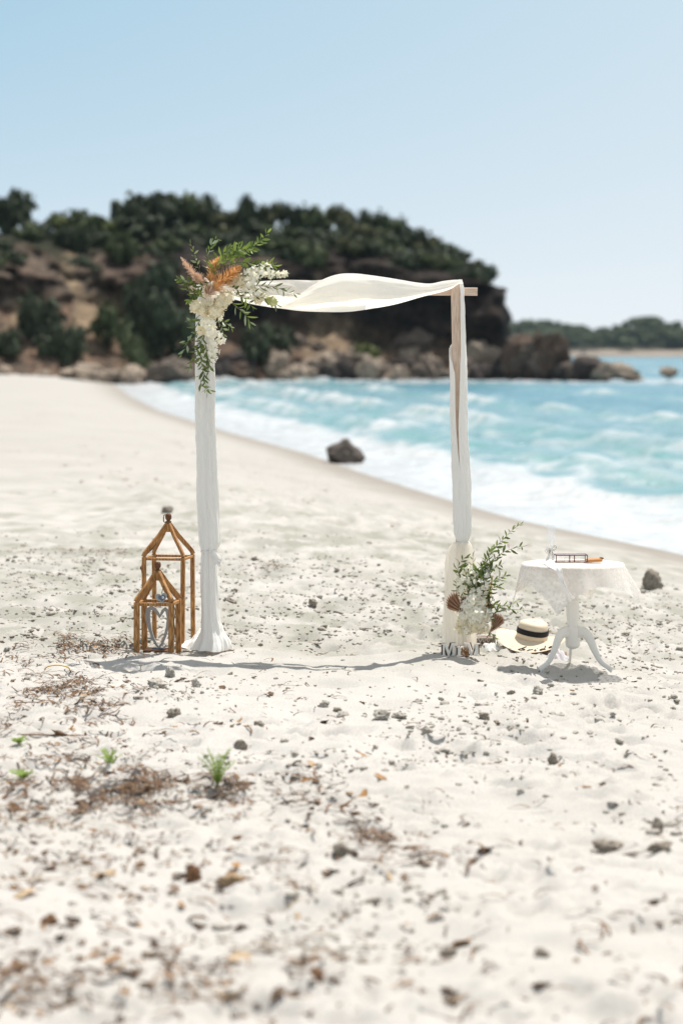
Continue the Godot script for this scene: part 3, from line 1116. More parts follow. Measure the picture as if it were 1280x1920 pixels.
# cloth round a post: rows of [photograph row, centre column, half width, from, to] where from..to is the covered arc in degrees from the front
func cloth_round(rows: Array, n: int, pleats: float, deep: float, depth := 0.075, d := ARCH, seed_ := 0.0, flare := 0.0, around := 90) -> ArrayMesh:
	var b := MB.new()
	b.mapped = true
	var grid := []
	for j in n:
		var row := lerpf(rows[0][0], rows[rows.size() - 1][0], j / (n - 1.0))
		var cx := table_lookup(rows, row, 1)
		var rx := table_lookup(rows, row, 2) / F * d
		var c := at(cx, row, d)
		var a0 := 0.0
		var a1 := TAU
		if rows[0].size() > 3:
			a0 = deg_to_rad(table_lookup(rows, row, 3))
			a1 = deg_to_rad(table_lookup(rows, row, 4))
		var line := []
		for i in around + 1:
			var a := lerpf(a0, a1, i / float(around))
			var wob := nr.get_noise_2d(row * 0.006 + seed_, 3.0) * 2.5
			var f := 1.0 + deep * sin(a * pleats + wob + row * 0.006 + 0.9 * sin(a * 2.0 + seed_)) * (0.5 + 0.5 * sin(a + row * 0.004 + seed_)) + 0.035 * sin(a * 17.0 + wob * 1.7 + sin(a * 3.0))
			f += 0.15 * nr.get_noise_3d(cos(a) * 0.9 + seed_, row * 0.007, sin(a) * 0.9)
			f += 0.035 * nb.get_noise_3d(cos(a) * 1.5 + seed_, row * 0.03 + a * 0.3 * sin(a), sin(a) * 1.5)
			f += flare * (0.16 * sin(a * 3.0 + 1.0) + 0.10 * sin(a * 7.0)) * ss(1165.0, 1216.0, row)
			f += 0.05 * nb.get_noise_3d(cos(a) * 3.0 + seed_, row * 0.004, sin(a) * 3.0)
			var rz := lerpf(rx, maxf(depth * 0.5, rx * 0.8), 0.6)
			line.append(c + Vector3(sin(a) * rx * f, 0, cos(a) * rz * f))
		grid.append(line)
	b.grid(grid)
	return b.make()

func sheet(top: Array, bottom: Array, n: int, m: int, bulge: float, dz: float, folds: float, seed_: float) -> ArrayMesh:
	var b := MB.new()
	b.mapped = true
	var t0 := []
	var b0 := []
	for p in top:
		t0.append(at(p[0], p[1]))
	for p in bottom:
		b0.append(at(p[0], p[1]))
	var ct := curve(t0, n)
	var cb := curve(b0, n)
	var grid := []
	for j in n:
		var s := j / (n - 1.0)
		var line := []
		for i in m:
			var k := i / (m - 1.0)
			var p: Vector3 = ct[j].lerp(cb[j], k)
			var w: float = ct[j].distance_to(cb[j])
			var z := dz + bulge * sin(PI * pow(k, 0.8)) * sqrt(maxf(w, 0.0) / 0.25)
			z += folds * w * sin(k * 17.0 + 5.0 * nd.get_noise_2d(s * 3.0 + seed_, k * 1.2) + seed_) * (0.35 + 0.65 * absf(2.0 * s - 1.0))
			z += folds * 2.2 * w * nr.get_noise_2d(s * 2.2 + seed_, k * 2.6 - s * 1.5)
			p.z += z
			line.append(p)
		grid.append(line)
	b.grid(grid)
	return b.make()

func drape() -> void:
	var o := thing("arch_drape", "long sheer white cloth draped over the arch and tied round both posts", "drape", "", Vector3(0, 0, 0))
	# the billow along the beam: a long front fold over a shorter one behind it
	part(o, "swag", sheet([[524, 577], [560, 553], [600, 527], [632, 515], [662, 513], [720, 520], [780, 530], [806, 532], [832, 527], [857, 525], [866, 529]],
		[[524, 578], [560, 583], [600, 585], [650, 585], [690, 580], [740, 571], [790, 557], [830, 547], [846, 541], [858, 533], [867, 532]], 90, 34, 0.075, 0.055, 0.045, 2.0), M.cloth, "billowing front fold of the swag")
	part(o, "swag", sheet([[408, 534], [450, 532], [480, 528], [530, 525], [600, 525], [640, 518], [700, 520]],
		[[408, 560], [440, 562], [480, 572], [530, 579], [570, 581], [620, 576], [690, 560]], 60, 26, 0.03, 0.005, 0.05, 7.0), M.cloth, "rear fold of the swag beside the flowers")
	part(o, "swag", sheet([[384, 520], [410, 530], [440, 536]], [[384, 556], [410, 560], [440, 564]], 14, 10, 0.03, 0.03, 0.05, 9.0), M.cloth)
	part(o, "hanging_cloth", cloth_round([[524, 856, 9, 20, 165], [540, 856, 12, 24, 165], [600, 857, 15, 24, 165], [636, 858, 15, 20, 200], [668, 858, 16.5, 16, 300], [700, 858.5, 16.5, 10, 336], [760, 859.5, 16.5, 0, 336], [800, 860.5, 16.5, -8, 336], [850, 862, 16.5, -9, 345], [890, 864, 16.5, -9, 352], [960, 865.5, 17, -9, 353], [1000, 866, 16, -9, 353], [1014, 866, 10.5, -9, 353], [1020, 866, 9, -9, 353]], 120, 7.0, 0.12, 0.09, ARCH, 1.7), M.lined_cloth, "cloth wound down the right post with a slit of bare wood")
	part(o, "hanging_cloth", cloth_round([[530, 384, 15], [600, 383.5, 16], [690, 383.5, 16.5], [760, 385, 17.5], [820, 386.5, 18], [900, 389.5, 18.5], [970, 391.5, 18.5], [1008, 393, 19], [1022, 393.5, 18.5], [1031, 392, 13.5], [1036, 391.5, 12.5], [1046, 392, 14.5], [1100, 393, 15.5], [1140, 395, 15.5], [1165, 397, 17.5], [1185, 400, 21], [1200, 402, 27], [1212, 401, 32], [1218, 399, 34]], 150, 8.0, 0.14, 0.10, ARCH, 4.4, 1.0), M.lined_cloth, "cloth wrapped down the left post, gathered low down")
	# the gathered end lying on the sand at the left post
	var b := MB.new()
	var grid := []
	var c := on_sand(388, 1213)
	for j in 22:
		var line := []
		for i in 40:
			var a := TAU * i / 39.0
			var k := j / 21.0
			var r := k * (1.0 + 0.14 * sin(a * 3.0 + 0.6) + 0.08 * sin(a * 7.0))
			var p := c + Vector3(cos(a) * (0.165 if cos(a) < 0.0 else 0.145) * r, 0, sin(a) * 0.16 * r)
			var y := ground(p.x, -p.z)
			p.y = y + 0.008 + 0.075 * pow(1.0 - k, 1.2) + 0.034 * (1.0 - k * k * k) * (1.0 + sin(a * 5.0 + 5.0 * k + 2.0 * nr.get_noise_2d(k * 2.0, a)))
			line.append(p)
		grid.append(line)
	b.grid(grid)
	part(o, "trailing_hem", b.make(), M.lined_cloth, "hem of the cloth heaped on the sand round the left post")
	# ties
	for q in [[392, 1033, 13.5, 0], [866, 1017, 10.0, 1]]:
		var tb := MB.new()
		var ring := []
		for i in 25:
			var a := TAU * i / 24.0
			ring.append(at(q[0], q[1]) + Vector3(sin(a) * (q[2] + 1.0) / F * ARCH, 0.006 * sin(a * 2.0), cos(a) * 0.052))
		tb.tube(ring, [0.006], 6)
		if q[3] == 0:
			var k := at(398, 1035) + Vector3(0, 0, 0.055)
			tb.bar(curve([k, k + Vector3(0.025, -0.02, 0.02), k + Vector3(0.030, -0.055, 0.022), k + Vector3(0.012, -0.075, 0.02)], 9), 0.003, 0.03, 0.001, Vector3(0.8, 0.5, 0.3))
			tb.bar(curve([k + Vector3(0.01, -0.01, 0), k + Vector3(0.04, -0.05, 0.02), k + Vector3(0.062, -0.055, 0.02), k + Vector3(0.066, -0.02, 0.01), k + Vector3(0.052, -0.008, 0.0)], 12), 0.003, 0.026, 0.001, Vector3(0, 0.4, 1))
			tb.bar(curve([k, k + Vector3(0.035, -0.03, 0.012), k + Vector3(0.05, -0.09, 0.015)], 8), 0.002, 0.022, 0.001, Vector3(1, 0.2, 0.4))
		part(o, "tie", tb.make(), M.ribbon)
	# loose tulle below the tie of the right post
	var low := cloth_round([[1014, 866, 10], [1022, 864, 17], [1034, 862, 23], [1060, 862, 26.5], [1100, 861, 27.5], [1140, 860, 28], [1180, 859, 28], [1210, 860, 29], [1224, 861, 31]], 70, 6.0, 0.16, 0.13, ARCH, 8.1)
	part(o, "loose_tulle", low, M.tulle, "puffed sheer tulle round the foot of the right post")
	rebase(o, Vector3(0, 0, -ARCH))

# ------------------------------------------------------------------ flowers and leaves
func leaf_mesh(l: float, w: float, fold: float, bend: float) -> ArrayMesh:
	var b := MB.new()
	b.lens(Vector3.ZERO, Vector3.UP, Vector3.RIGHT, l, w, fold, bend)
	return b.make()

# a leafy stem: photograph points with depth towards the lens; leaves are pieces of it
func sprig(root: Node3D, pts: Array, leaf: Mesh, gap: float, mats: Array, scale := 1.0, tip_only := 0.12, thick := 0.0022) -> void:
	var ps := []
	for p in pts:
		ps.append(at(p[0], p[1], ARCH - p[2]) - root.position)
	var line := curve(ps, 14)
	var b := MB.new()
	var rad := []
	for i in 14:
		rad.append(lerpf(thick, thick * 0.4, i / 13.0))
	b.tube(line, rad, 5)
	var s := part(root, "sprig", b.make(), M.stem)
	var l := 0.0
	for i in 13:
		l += line[i].distance_to(line[i + 1])
	var n := int(l / (gap * 1.12))
	var turn := rng.randf() * TAU
	for i in n:
		var t := lerpf(tip_only, 1.0, (i + 0.5) / n)
		var f := t * 12.99
		var k := int(f)
		var p: Vector3 = line[k].lerp(line[k + 1], f - k)
		var tan: Vector3 = (line[k + 1] - line[k]).normalized()
		turn += 2.4 + rng.randf_range(-0.5, 0.5)
		var u := tan.cross(Vector3.BACK if absf(tan.z) < 0.9 else Vector3.UP).normalized()
		var w := u.cross(tan)
		var out: Vector3 = (u * cos(turn) + w * sin(turn) * 0.75).normalized()
		var dir: Vector3 = (tan * rng.randf_range(0.35, 0.95) + out * rng.randf_range(0.55, 0.95) + Vector3(0, -0.12, 0)).normalized()
		if i == n - 1:
			dir = tan
		var side := dir.cross(out.cross(dir) + Vector3(rng.randf_range(-0.6, 0.6), 0.4, rng.randf_range(-0.6, 0.6))).normalized()
		var o := part(s, "leaf", leaf, mats[rng.randi() % mats.size()])
		var z := side.cross(dir).normalized()
		var sc := 1.32 * scale * rng.randf_range(0.7, 1.2) * (1.0 if t < 0.8 else 0.75)
		o.transform = Transform3D(Basis(side * sc, dir * sc, z * sc), p)

# many small blossoms on a dome; rim = how far petals stand off
func bloom_mesh(radius: float, floret: float, count: int, petals: int, seed_: int, squash := Vector3.ONE) -> ArrayMesh:
	var r := RandomNumberGenerator.new()
	r.seed = seed_
	var b := MB.new()
	for i in count:
		var y := 1.0 - 2.0 * (i + 0.5) / count
		var a := i * 2.39996 + r.randf_range(-0.3, 0.3)
		var q := sqrt(maxf(0.0, 1.0 - y * y))
		var dir := (Vector3(cos(a) * q, y, sin(a) * q) + Vector3(r.randfn(), r.randfn(), r.randfn()) * 0.12).normalized()
		var k := radius * r.randf_range(0.6, 1.12)
		var c := dir * k * squash
		var u := dir.cross(Vector3(0.3, 1, 0.2)).normalized()
		var w := dir.cross(u)
		var turn := r.randf() * TAU
		for p in petals:
			var e := turn + TAU * p / petals
			var out := (u * cos(e) + w * sin(e) + dir * r.randf_range(0.15, 0.8)).normalized()
			var sd := out.cross(dir).normalized()
			b.lens(c, out, sd, floret * r.randf_range(0.8, 1.15), floret * 0.75, 0.12, -0.22)
	# the green heart that the stalks come from
	return b.make()

func bloom(root: Node3D, px: float, py: float, z: float, r: float, kind: String, label := "") -> void:
	var p := at(px, py, ARCH - z) - root.position
	var rad := r / F * ARCH
	var m: ArrayMesh
	var material: Material = M.petal
	match kind:
		"spray":
			m = bloom_mesh(rad, 0.021, int(clampf(rad * rad * 8500.0, 8, 34)), 5, rng.randi())
		"full":
			m = bloom_mesh(rad, rad * 0.62, 30, 4, rng.randi())
		"cream":
			m = bloom_mesh(rad, rad * 0.58, 30, 4, rng.randi())
			material = M.petal_cream
		"green":
			m = bloom_mesh(rad, 0.016, 26, 4, rng.randi())
			material = M.petal_green
	var o := part(root, "bloom", m, material, label)
	o.position = p
	o.rotation = Vector3(rng.randf() * 6.0, rng.randf() * 6.0, 0)

# feathery plume along photograph points
func plume(root: Node3D, pts: Array, wide: float, hairs: int, material: Material, label: String, blunt := 0.3) -> void:
	var ps := []
	for p in pts:
		ps.append(at(p[0], p[1], ARCH - p[2]) - root.position)
	var line := curve(ps, 16)
	var b := MB.new()
	b.tube(line, [0.003], 5)
	for i in hairs:
		var t := rng.randf()
		var f := t * 14.99
		var k := int(f)
		var p: Vector3 = line[k].lerp(line[k + 1], f - k)
		var tan: Vector3 = (line[k + 1] - line[k]).normalized()
		var a := rng.randf() * TAU
		var u := tan.cross(Vector3.BACK).normalized()
		var out := u * cos(a) + u.cross(tan) * sin(a)
		var w := wide * (sin(PI * clampf(t * 0.8 + 0.2, 0.0, 1.0)) * 0.9 + blunt * (1.0 - t))
		var dir := (tan * rng.randf_range(0.7, 1.4) + out).normalized()
		b.lens(p, dir, dir.cross(out + tan * 0.3).normalized(), w * rng.randf_range(0.7, 1.3), 0.0055, 0.1, 0.2)
	part(root, "plume", b.make(), material, label)

func top_flowers() -> void:
	var o := thing("corner_bouquet", "white and green floral spray with tan plumes fixed on the arch's corner", "flower arrangement", "", at(400, 560, ARCH))
	var Z := func(x: float) -> float: return 320.0 + x / 4.267
	var Y := func(y: float) -> float: return 420.0 + y / 4.267
	var leaf := leaf_mesh(0.052, 0.017, 0.15, 0.25)
	var small := leaf_mesh(0.030, 0.011, 0.15, 0.2)
	var long := leaf_mesh(0.060, 0.012, 0.12, 0.2)
	var lists := [
		[[[415, 505, .1], [440, 475, .1], [470, 465, .1], [490, 450, .1], [502, 436, .12]], leaf, 0.011, ["leaf_bright", "leaf_bright", "leaf"], 0.95],
		[[[412, 505, .12], [430, 480, .13], [452, 466, .14], [474, 470, .15]], leaf, 0.011, ["leaf_bright", "leaf_bright", "leaf"], 0.95],
		[[[405, 500, .08], [418, 475, .1], [436, 462, .12], [444, 458, .12]], leaf, 0.012, ["leaf_bright", "leaf"], 0.9],
		[[[420, 500, .15], [450, 492, .15], [480, 495, .14], [515, 498, .12]], leaf, 0.012, ["leaf_bright", "leaf", "leaf"], 0.95],
		[[[395, 510, .06], [388, 480, .06], [396, 462, .06], [402, 448, .05], [411, 450, .05]], small, 0.011, ["leaf", "leaf_grey", "leaf_dark"], 1.15],
		[[[376, 512, .06], [368, 490, .07], [362, 468, .07], [358, 456, .07]], small, 0.013, ["leaf_grey", "leaf"], 1.0],
		[[[384, 540, .1], [366, 528, .12], [350, 528, .12], [336, 522, .12], [331, 524, .1]], small, 0.009, ["leaf", "leaf_grey", "leaf_dark"], 1.2],
		[[[382, 548, .1], [362, 548, .12], [350, 540, .12], [340, 530, .12]], leaf, 0.012, ["leaf_dark", "leaf"], 0.8],
		[[[386, 560, .12], [372, 555, .13], [358, 560, .12], [352, 566, .11]], leaf, 0.014, ["leaf_dark", "leaf", "leaf_bright"], 0.8],
		[[[430, 562, .12], [442, 575, .12], [455, 585, .12], [466, 598, .11], [472, 612, .1]], long, 0.013, ["leaf", "leaf_grey", "leaf_dark"], 0.85],
		[[[440, 530, .14], [470, 522, .16], [500, 517, .16], [536, 514, .15]], small, 0.010, ["leaf_grey", "leaf_grey", "leaf"], 1.0],
		[[[450, 540, .14], [485, 536, .17], [515, 538, .17], [540, 548, .16], [556, 551, .15]], long, 0.014, ["leaf", "leaf_dark", "leaf_olive"], 0.8],
		[[[450, 545, .15], [475, 552, .17], [500, 562, .17], [520, 572, .16]], long, 0.013, ["leaf", "leaf_dark", "leaf_olive"], 0.8],
		[[[440, 548, .14], [455, 558, .15], [468, 568, .15], [474, 578, .14]], leaf, 0.013, ["leaf_dark", "leaf_dark", "leaf"], 0.8],
		[[[452, 520, .14], [478, 504, .14], [500, 498, .14], [514, 494, .13]], small, 0.011, ["leaf", "leaf_grey"], 1.1],
		[[[384, 590, .11], [368, 612, .12], [355, 640, .12], [340, 666, .11]], leaf, 0.022, ["leaf_olive", "leaf", "leaf_grey"], 0.85],
		[[[380, 620, .11], [362, 634, .12], [346, 640, .12]], leaf, 0.020, ["leaf", "leaf_grey"], 0.85],
		[[[376, 590, .1], [362, 600, .1], [352, 602, .1]], small, 0.013, ["leaf_grey", "leaf_dark"], 1.0],
		[[[386, 600, .12], [378, 640, .14], [376, 670, .14], [382, 700, .13], [388, 735, .11]], leaf, 0.013, ["leaf", "leaf_olive", "leaf_dark"], 0.85],
		[[[378, 630, .12], [368, 660, .13], [360, 680, .13], [354, 692, .12]], leaf, 0.013, ["leaf", "leaf_olive"], 0.8],
		[[[384, 640, .13], [388, 662, .14], [393, 682, .14], [389, 700, .13]], leaf, 0.012, ["leaf_dark", "leaf", "leaf_dark"], 0.8],
		[[[384, 690, .12], [376, 706, .12], [380, 724, .12], [396, 732, .11]], leaf, 0.018, ["leaf", "leaf_bright"], 0.75],
		[[[408, 598, .12], [420, 604, .13], [430, 610, .12], [434, 616, .12]], small, 0.010, ["leaf", "leaf_grey"], 1.0],
		[[[404, 600, .12], [416, 612, .13], [420, 630, .12]], small, 0.011, ["leaf_grey", "leaf"], 1.0],
		[[[400, 520, .14], [392, 530, .17], [372, 540, .18], [362, 552, .17]], leaf, 0.012, ["leaf", "leaf_bright", "leaf_dark"], 0.85],
		[[[408, 520, .16], [402, 506, .18], [410, 492, .18], [424, 486, .18]], leaf, 0.012, ["leaf_bright", "leaf", "leaf_bright"], 0.85],
		[[[430, 536, .16], [446, 545, .19], [452, 560, .18]], leaf, 0.012, ["leaf", "leaf_dark"], 0.75]]
	for q in lists:
		var ms := []
		for k in q[3]:
			ms.append(M[k])
		sprig(o, q[0], q[1], q[2], ms, q[4])
	for q in [[200, 660, .17, 48, "cream"], [270, 690, .18, 50, "cream"], [350, 690, .19, 64, "cream"], [400, 640, .18, 56, "cream"], [440, 590, .18, 52, "cream"], [310, 650, .18, 40, "cream"], [385, 730, .17, 40, "spray"], [300, 790, .17, 54, "spray"], [320, 860, .17, 54, "spray"], [245, 850, .16, 36, "cream"], [378, 900, .15, 40, "spray"], [405, 930, .14, 28, "spray"], [345, 960, .16, 40, "spray"], [350, 1020, .16, 38, "spray"], [340, 1070, .15, 30, "spray"],
		[640, 400, .17, 54, "spray"], [700, 390, .17, 60, "spray"], [760, 370, .17, 50, "spray"], [640, 470, .19, 56, "spray"], [560, 460, .17, 50, "cream"], [520, 440, .17, 44, "cream"], [630, 540, .18, 46, "spray"], [700, 560, .17, 44, "spray"], [740, 550, .16, 30, "spray"], [800, 400, .16, 34, "spray"], [700, 600, .16, 36, "cream"], [815, 620, .16, 34, "green"], [780, 610, .16, 26, "green"], [480, 470, .16, 30, "cream"], [870, 405, .15, 20, "spray"], [910, 400, .15, 16, "spray"]]:
		bloom(o, Z.call(q[0]), Y.call(q[1]), q[2], q[3] / 4.267, q[4])
	plume(o, [[398, 545, .19], [416, 528, .2], [434, 515, .2], [452, 497, .19]], 0.055, 620, M.plume, "orange tan plume pointing up to the right", 0.9)
	plume(o, [[394, 530, .16], [398, 508, .16], [405, 492, .16], [414, 481, .15]], 0.05, 420, M.plume, "orange tan plume standing upright")
	plume(o, [[386, 556, .19], [392, 548, .2], [400, 540, .2]], 0.05, 260, M.plume_pink, "short tan plume at the heart of the spray", 0.8)
	plume(o, [[374, 532, .14], [362, 512, .15], [349, 495, .15], [339, 482, .14]], 0.034, 520, M.plume_pink, "dusty pink plume at the left of the spray", 0.4)
	plume(o, [[386, 535, .15], [376, 522, .16], [366, 512, .16]], 0.04, 260, M.plume_pink, "second dusty pink plume behind the first")

func fan_mesh(radius: float, spread: float, ribs: int) -> ArrayMesh:
	# a dried palm spear: pleated blade with a toothed edge
	var b := MB.new()
	for j in 5:
		pass
	var rows := []
	for j in 6:
		var k := 0.08 + 0.92 * j / 5.0
		var line := []
		for i in ribs * 2 + 1:
			var a := -spread / 2 + spread * i / (ribs * 2.0)
			var edge := 1.0 - 0.16 * pow(absf(a) / (spread / 2), 2.0) + 0.10 * a
			var r := radius * k * edge * (1.14 if i % 2 else 0.92)
			line.append(Vector3(sin(a) * r, cos(a) * r, (0.017 if i % 2 else -0.017) * k + 0.03 * k * k))
		rows.append(line)
	b.grid(rows)
	b.tube([Vector3(0, -0.06, 0), Vector3(0, radius * 0.2, 0.003)], [0.004, 0.003], 5)
	return b.make(false)

func foot_flowers() -> void:
	var o := thing("post_bouquet", "white and green flower arrangement with brown palm fans at the right post's foot", "flower arrangement", "", at(880, 1200, ARCH - 0.12))
	var Z := func(x: float) -> float: return 800.0 + x / 6.4
	var Y := func(y: float) -> float: return 960.0 + y / 6.4
	var leaf := leaf_mesh(0.050, 0.016, 0.15, 0.25)
	var small := leaf_mesh(0.032, 0.010, 0.15, 0.2)
	var lists := [
		[[[895, 1110, .14], [906, 1070, .16], [922, 1034, .16], [944, 1010, .15], [962, 992, .15], [976, 982, .14]], leaf, 0.011, ["leaf", "leaf_bright", "leaf_dark", "leaf_olive"], 0.75],
		[[[898, 1110, .16], [912, 1075, .18], [930, 1045, .18], [948, 1033, .17], [966, 1027, .17], [982, 1024, .16]], leaf, 0.014, ["leaf", "leaf_dark", "leaf_dark"], 0.75],
		[[[893, 1110, .15], [900, 1080, .17], [910, 1055, .18], [920, 1030, .17]], leaf, 0.011, ["leaf_bright", "leaf", "leaf_grey"], 0.8],
		[[[890, 1105, .16], [888, 1080, .18], [886, 1060, .18], [886, 1044, .17]], leaf, 0.014, ["leaf", "leaf_grey"], 0.8],
		[[[872, 1110, .16], [862, 1085, .18], [858, 1066, .19], [866, 1050, .19], [874, 1044, .18]], leaf, 0.014, ["leaf_dark", "leaf_dark", "leaf"], 0.85],
		[[[880, 1110, .18], [876, 1085, .2], [868, 1064, .2], [876, 1056, .2]], leaf, 0.016, ["leaf_dark", "leaf"], 0.85],
		[[[900, 1120, .17], [918, 1095, .19], [934, 1084, .19], [948, 1080, .18]], leaf, 0.011, ["leaf", "leaf_bright"], 0.75],
		[[[898, 1125, .17], [916, 1108, .19], [932, 1098, .19], [940, 1102, .18]], leaf, 0.011, ["leaf", "leaf_bright", "leaf_olive"], 0.75],
		[[[904, 1140, .17], [922, 1132, .19], [944, 1136, .2], [974, 1128, .2]], leaf, 0.020, ["leaf", "leaf_bright"], 0.7],
		[[[906, 1142, .17], [930, 1138, .2], [952, 1142, .22], [980, 1144, .22], [994, 1146, .2]], leaf, 0.022, ["leaf_dark", "leaf_bright", "leaf"], 0.65],
		[[[912, 1178, .18], [920, 1188, .2], [928, 1196, .2], [934, 1206, .18]], small, 0.014, ["leaf_dark", "leaf"], 1.0],
		[[[898, 1135, .17], [908, 1120, .19], [916, 1112, .2], [924, 1122, .2]], leaf, 0.010, ["leaf_dark", "leaf"], 0.75],
		[[[892, 1130, .17], [896, 1112, .2], [900, 1096, .21], [904, 1080, .2]], leaf, 0.010, ["leaf", "leaf_dark", "leaf_grey"], 0.75],
		[[[884, 1130, .18], [884, 1110, .2], [880, 1096, .21], [878, 1080, .2]], leaf, 0.011, ["leaf", "leaf_olive", "leaf_grey"], 0.75],
		[[[876, 1140, .18], [866, 1126, .2], [856, 1106, .2], [854, 1094, .19]], small, 0.013, ["leaf_dark", "leaf"], 1.0],
		[[[898, 1120, .2], [908, 1092, .2], [914, 1070, .19], [916, 1052, .18]], leaf, 0.010, ["leaf", "leaf_dark", "leaf_bright"], 0.8],
		[[[890, 1110, .2], [904, 1080, .2], [928, 1064, .2], [940, 1058, .19]], leaf, 0.011, ["leaf_dark", "leaf", "leaf_olive"], 0.8],
		[[[884, 1120, .2], [892, 1096, .21], [894, 1074, .2], [902, 1056, .19]], leaf, 0.010, ["leaf", "leaf_bright"], 0.8],
		[[[902, 1160, .2], [914, 1156, .22], [926, 1150, .22], [934, 1142, .2]], leaf, 0.011, ["leaf", "leaf_dark"], 0.75],
		[[[880, 1120, .21], [876, 1106, .24], [882, 1092, .24], [890, 1084, .23]], leaf, 0.012, ["leaf_dark", "leaf"], 0.7],
		[[[896, 1150, .2], [908, 1146, .22], [916, 1136, .22], [922, 1124, .2]], leaf, 0.010, ["leaf_dark"], 0.75]]
	for q in lists:
		var ms := []
		for k in q[3]:
			ms.append(M[k])
		sprig(o, q[0], q[1], q[2], ms, q[4])
	for q in [[480, 690, .18, 42, "spray"], [450, 780, .19, 56, "spray"], [400, 850, .18, 52, "spray"], [420, 930, .19, 56, "spray"], [630, 870, .2, 66, "spray"], [590, 950, .2, 76, "spray"], [680, 950, .19, 50, "spray"], [700, 760, .18, 60, "spray"], [650, 790, .18, 50, "spray"], [480, 1010, .19, 54, "spray"], [720, 700, .17, 40, "spray"],
		[540, 1170, .22, 84, "full"], [620, 1180, .22, 84, "full"], [500, 1240, .22, 76, "full"], [590, 1260, .24, 96, "full"], [440, 1230, .2, 66, "full"], [725, 1235, .21, 62, "full"], [560, 1350, .21, 84, "cream"], [620, 1340, .2, 60, "full"], [440, 1320, .19, 66, "cream"], [490, 1400, .2, 60, "full"], [700, 1400, .2, 48, "full"], [640, 1410, .2, 44, "cream"], [520, 830, .22, 56, "spray"], [560, 760, .2, 46, "spray"], [690, 880, .21, 50, "spray"], [560, 1060, .23, 70, "full"], [640, 1080, .22, 60, "full"], [470, 1120, .22, 60, "full"], [400, 1400, .18, 54, "cream"]]:
		bloom(o, Z.call(q[0]), Y.call(q[1]), q[2], q[3] * 1.12 / 6.4, q[4])
	plume(o, [[911, 1142, .16], [917, 1112, .17], [923, 1080, .16]], 0.022, 240, M.plume_cream, "cream grass plume behind the leaves", 0.8)
	for q in [[870, 1150, .2, 0.15, 0.95, 0.85, 0.3, "brown dried palm fan on the left"], [868, 1140, .18, 0.07, 1.0, -0.1, 0.2, ""], [919, 1186, .2, 0.13, 0.7, -0.62, -0.4, "brown dried palm fan on the right"], [922, 1172, .18, 0.075, 0.8, -0.35, -0.3, ""], [915, 1150, .18, 0.06, 0.8, -0.2, 0.0, ""]]:
		var f := part(o, "palm_fan", fan_mesh(q[3], q[4], 9), M.fan, q[7])
		f.position = at(q[0], q[1], ARCH - q[2]) - o.position
		f.rotation = Vector3(-0.15, q[6], q[5])
		for k in 5:
			var a: float = q[4] * (-0.42 + 0.21 * k)
			var rb := MB.new()
			rb.tube([Vector3(0, 0, 0.018), Vector3(sin(a) * q[3] * 0.5, cos(a) * q[3] * 0.5, 0.026), Vector3(sin(a) * q[3] * 0.98, cos(a) * q[3] * 0.98, 0.05)], [0.0022, 0.0018, 0.001], 4)
			part(f, "rib", rb.make(), M.fan_rib)
	# the white lattice crate they stand in
	var c := on_sand(905, 1209)
	var w := thing("lattice_crate", "small worn white lattice crate under the flowers at the right post", "crate", "", c + Vector3(0, 0.016, 0.06))
	w.rotation.y = -0.12
	var hw := 0.070
	var hh := 0.072
	var hd := 0.05
	var inner := MB.new()
	inner.bar([Vector3(-hw + 0.008, hh * 0.5, 0), Vector3(hw - 0.008, hh * 0.5, 0)], hd * 2 - 0.02, hh - 0.01, 0.002)
	part(w, "panel", inner.make(false), M.box_inside)
	for s in [-1, 1]:
		for e in [-1, 1]:
			var b := MB.new()
			b.bar([Vector3(s * hw, -0.04, e * hd), Vector3(s * hw, hh + 0.004, e * hd)], 0.013, 0.013, 0.002, Vector3.BACK)
			part(w, "corner_post", b.make(false), M.worn_paint)
	for y in [0.008, hh - 0.006]:
		for e in [-1, 1]:
			var b := MB.new()
			b.bar([Vector3(-hw - 0.002, y, e * (hd + 0.002)), Vector3(hw + 0.002, y, e * (hd + 0.002))], 0.012, 0.013, 0.002)
			part(w, "rail", b.make(false), M.worn_paint)
	for k in 4:
		for s in [-1, 1]:
			var b := MB.new()
			var x0 := -hw + 0.012 + k * 0.0265
			b.bar([Vector3(x0 + (0.0 if s > 0 else 0.025), 0.013, hd + 0.001 * s), Vector3(x0 + (0.025 if s > 0 else 0.0), hh - 0.012, hd + 0.001 * s)], 0.005, 0.009, 0.001, Vector3.BACK)
			part(w, "slat", b.make(false), M.worn_paint)

# ------------------------------------------------------------------ lanterns, table, hat, letters
func rebase(o: Node3D, p: Vector3) -> void:
	for c in o.get_children():
		c.position -= p - o.position
	o.position = p

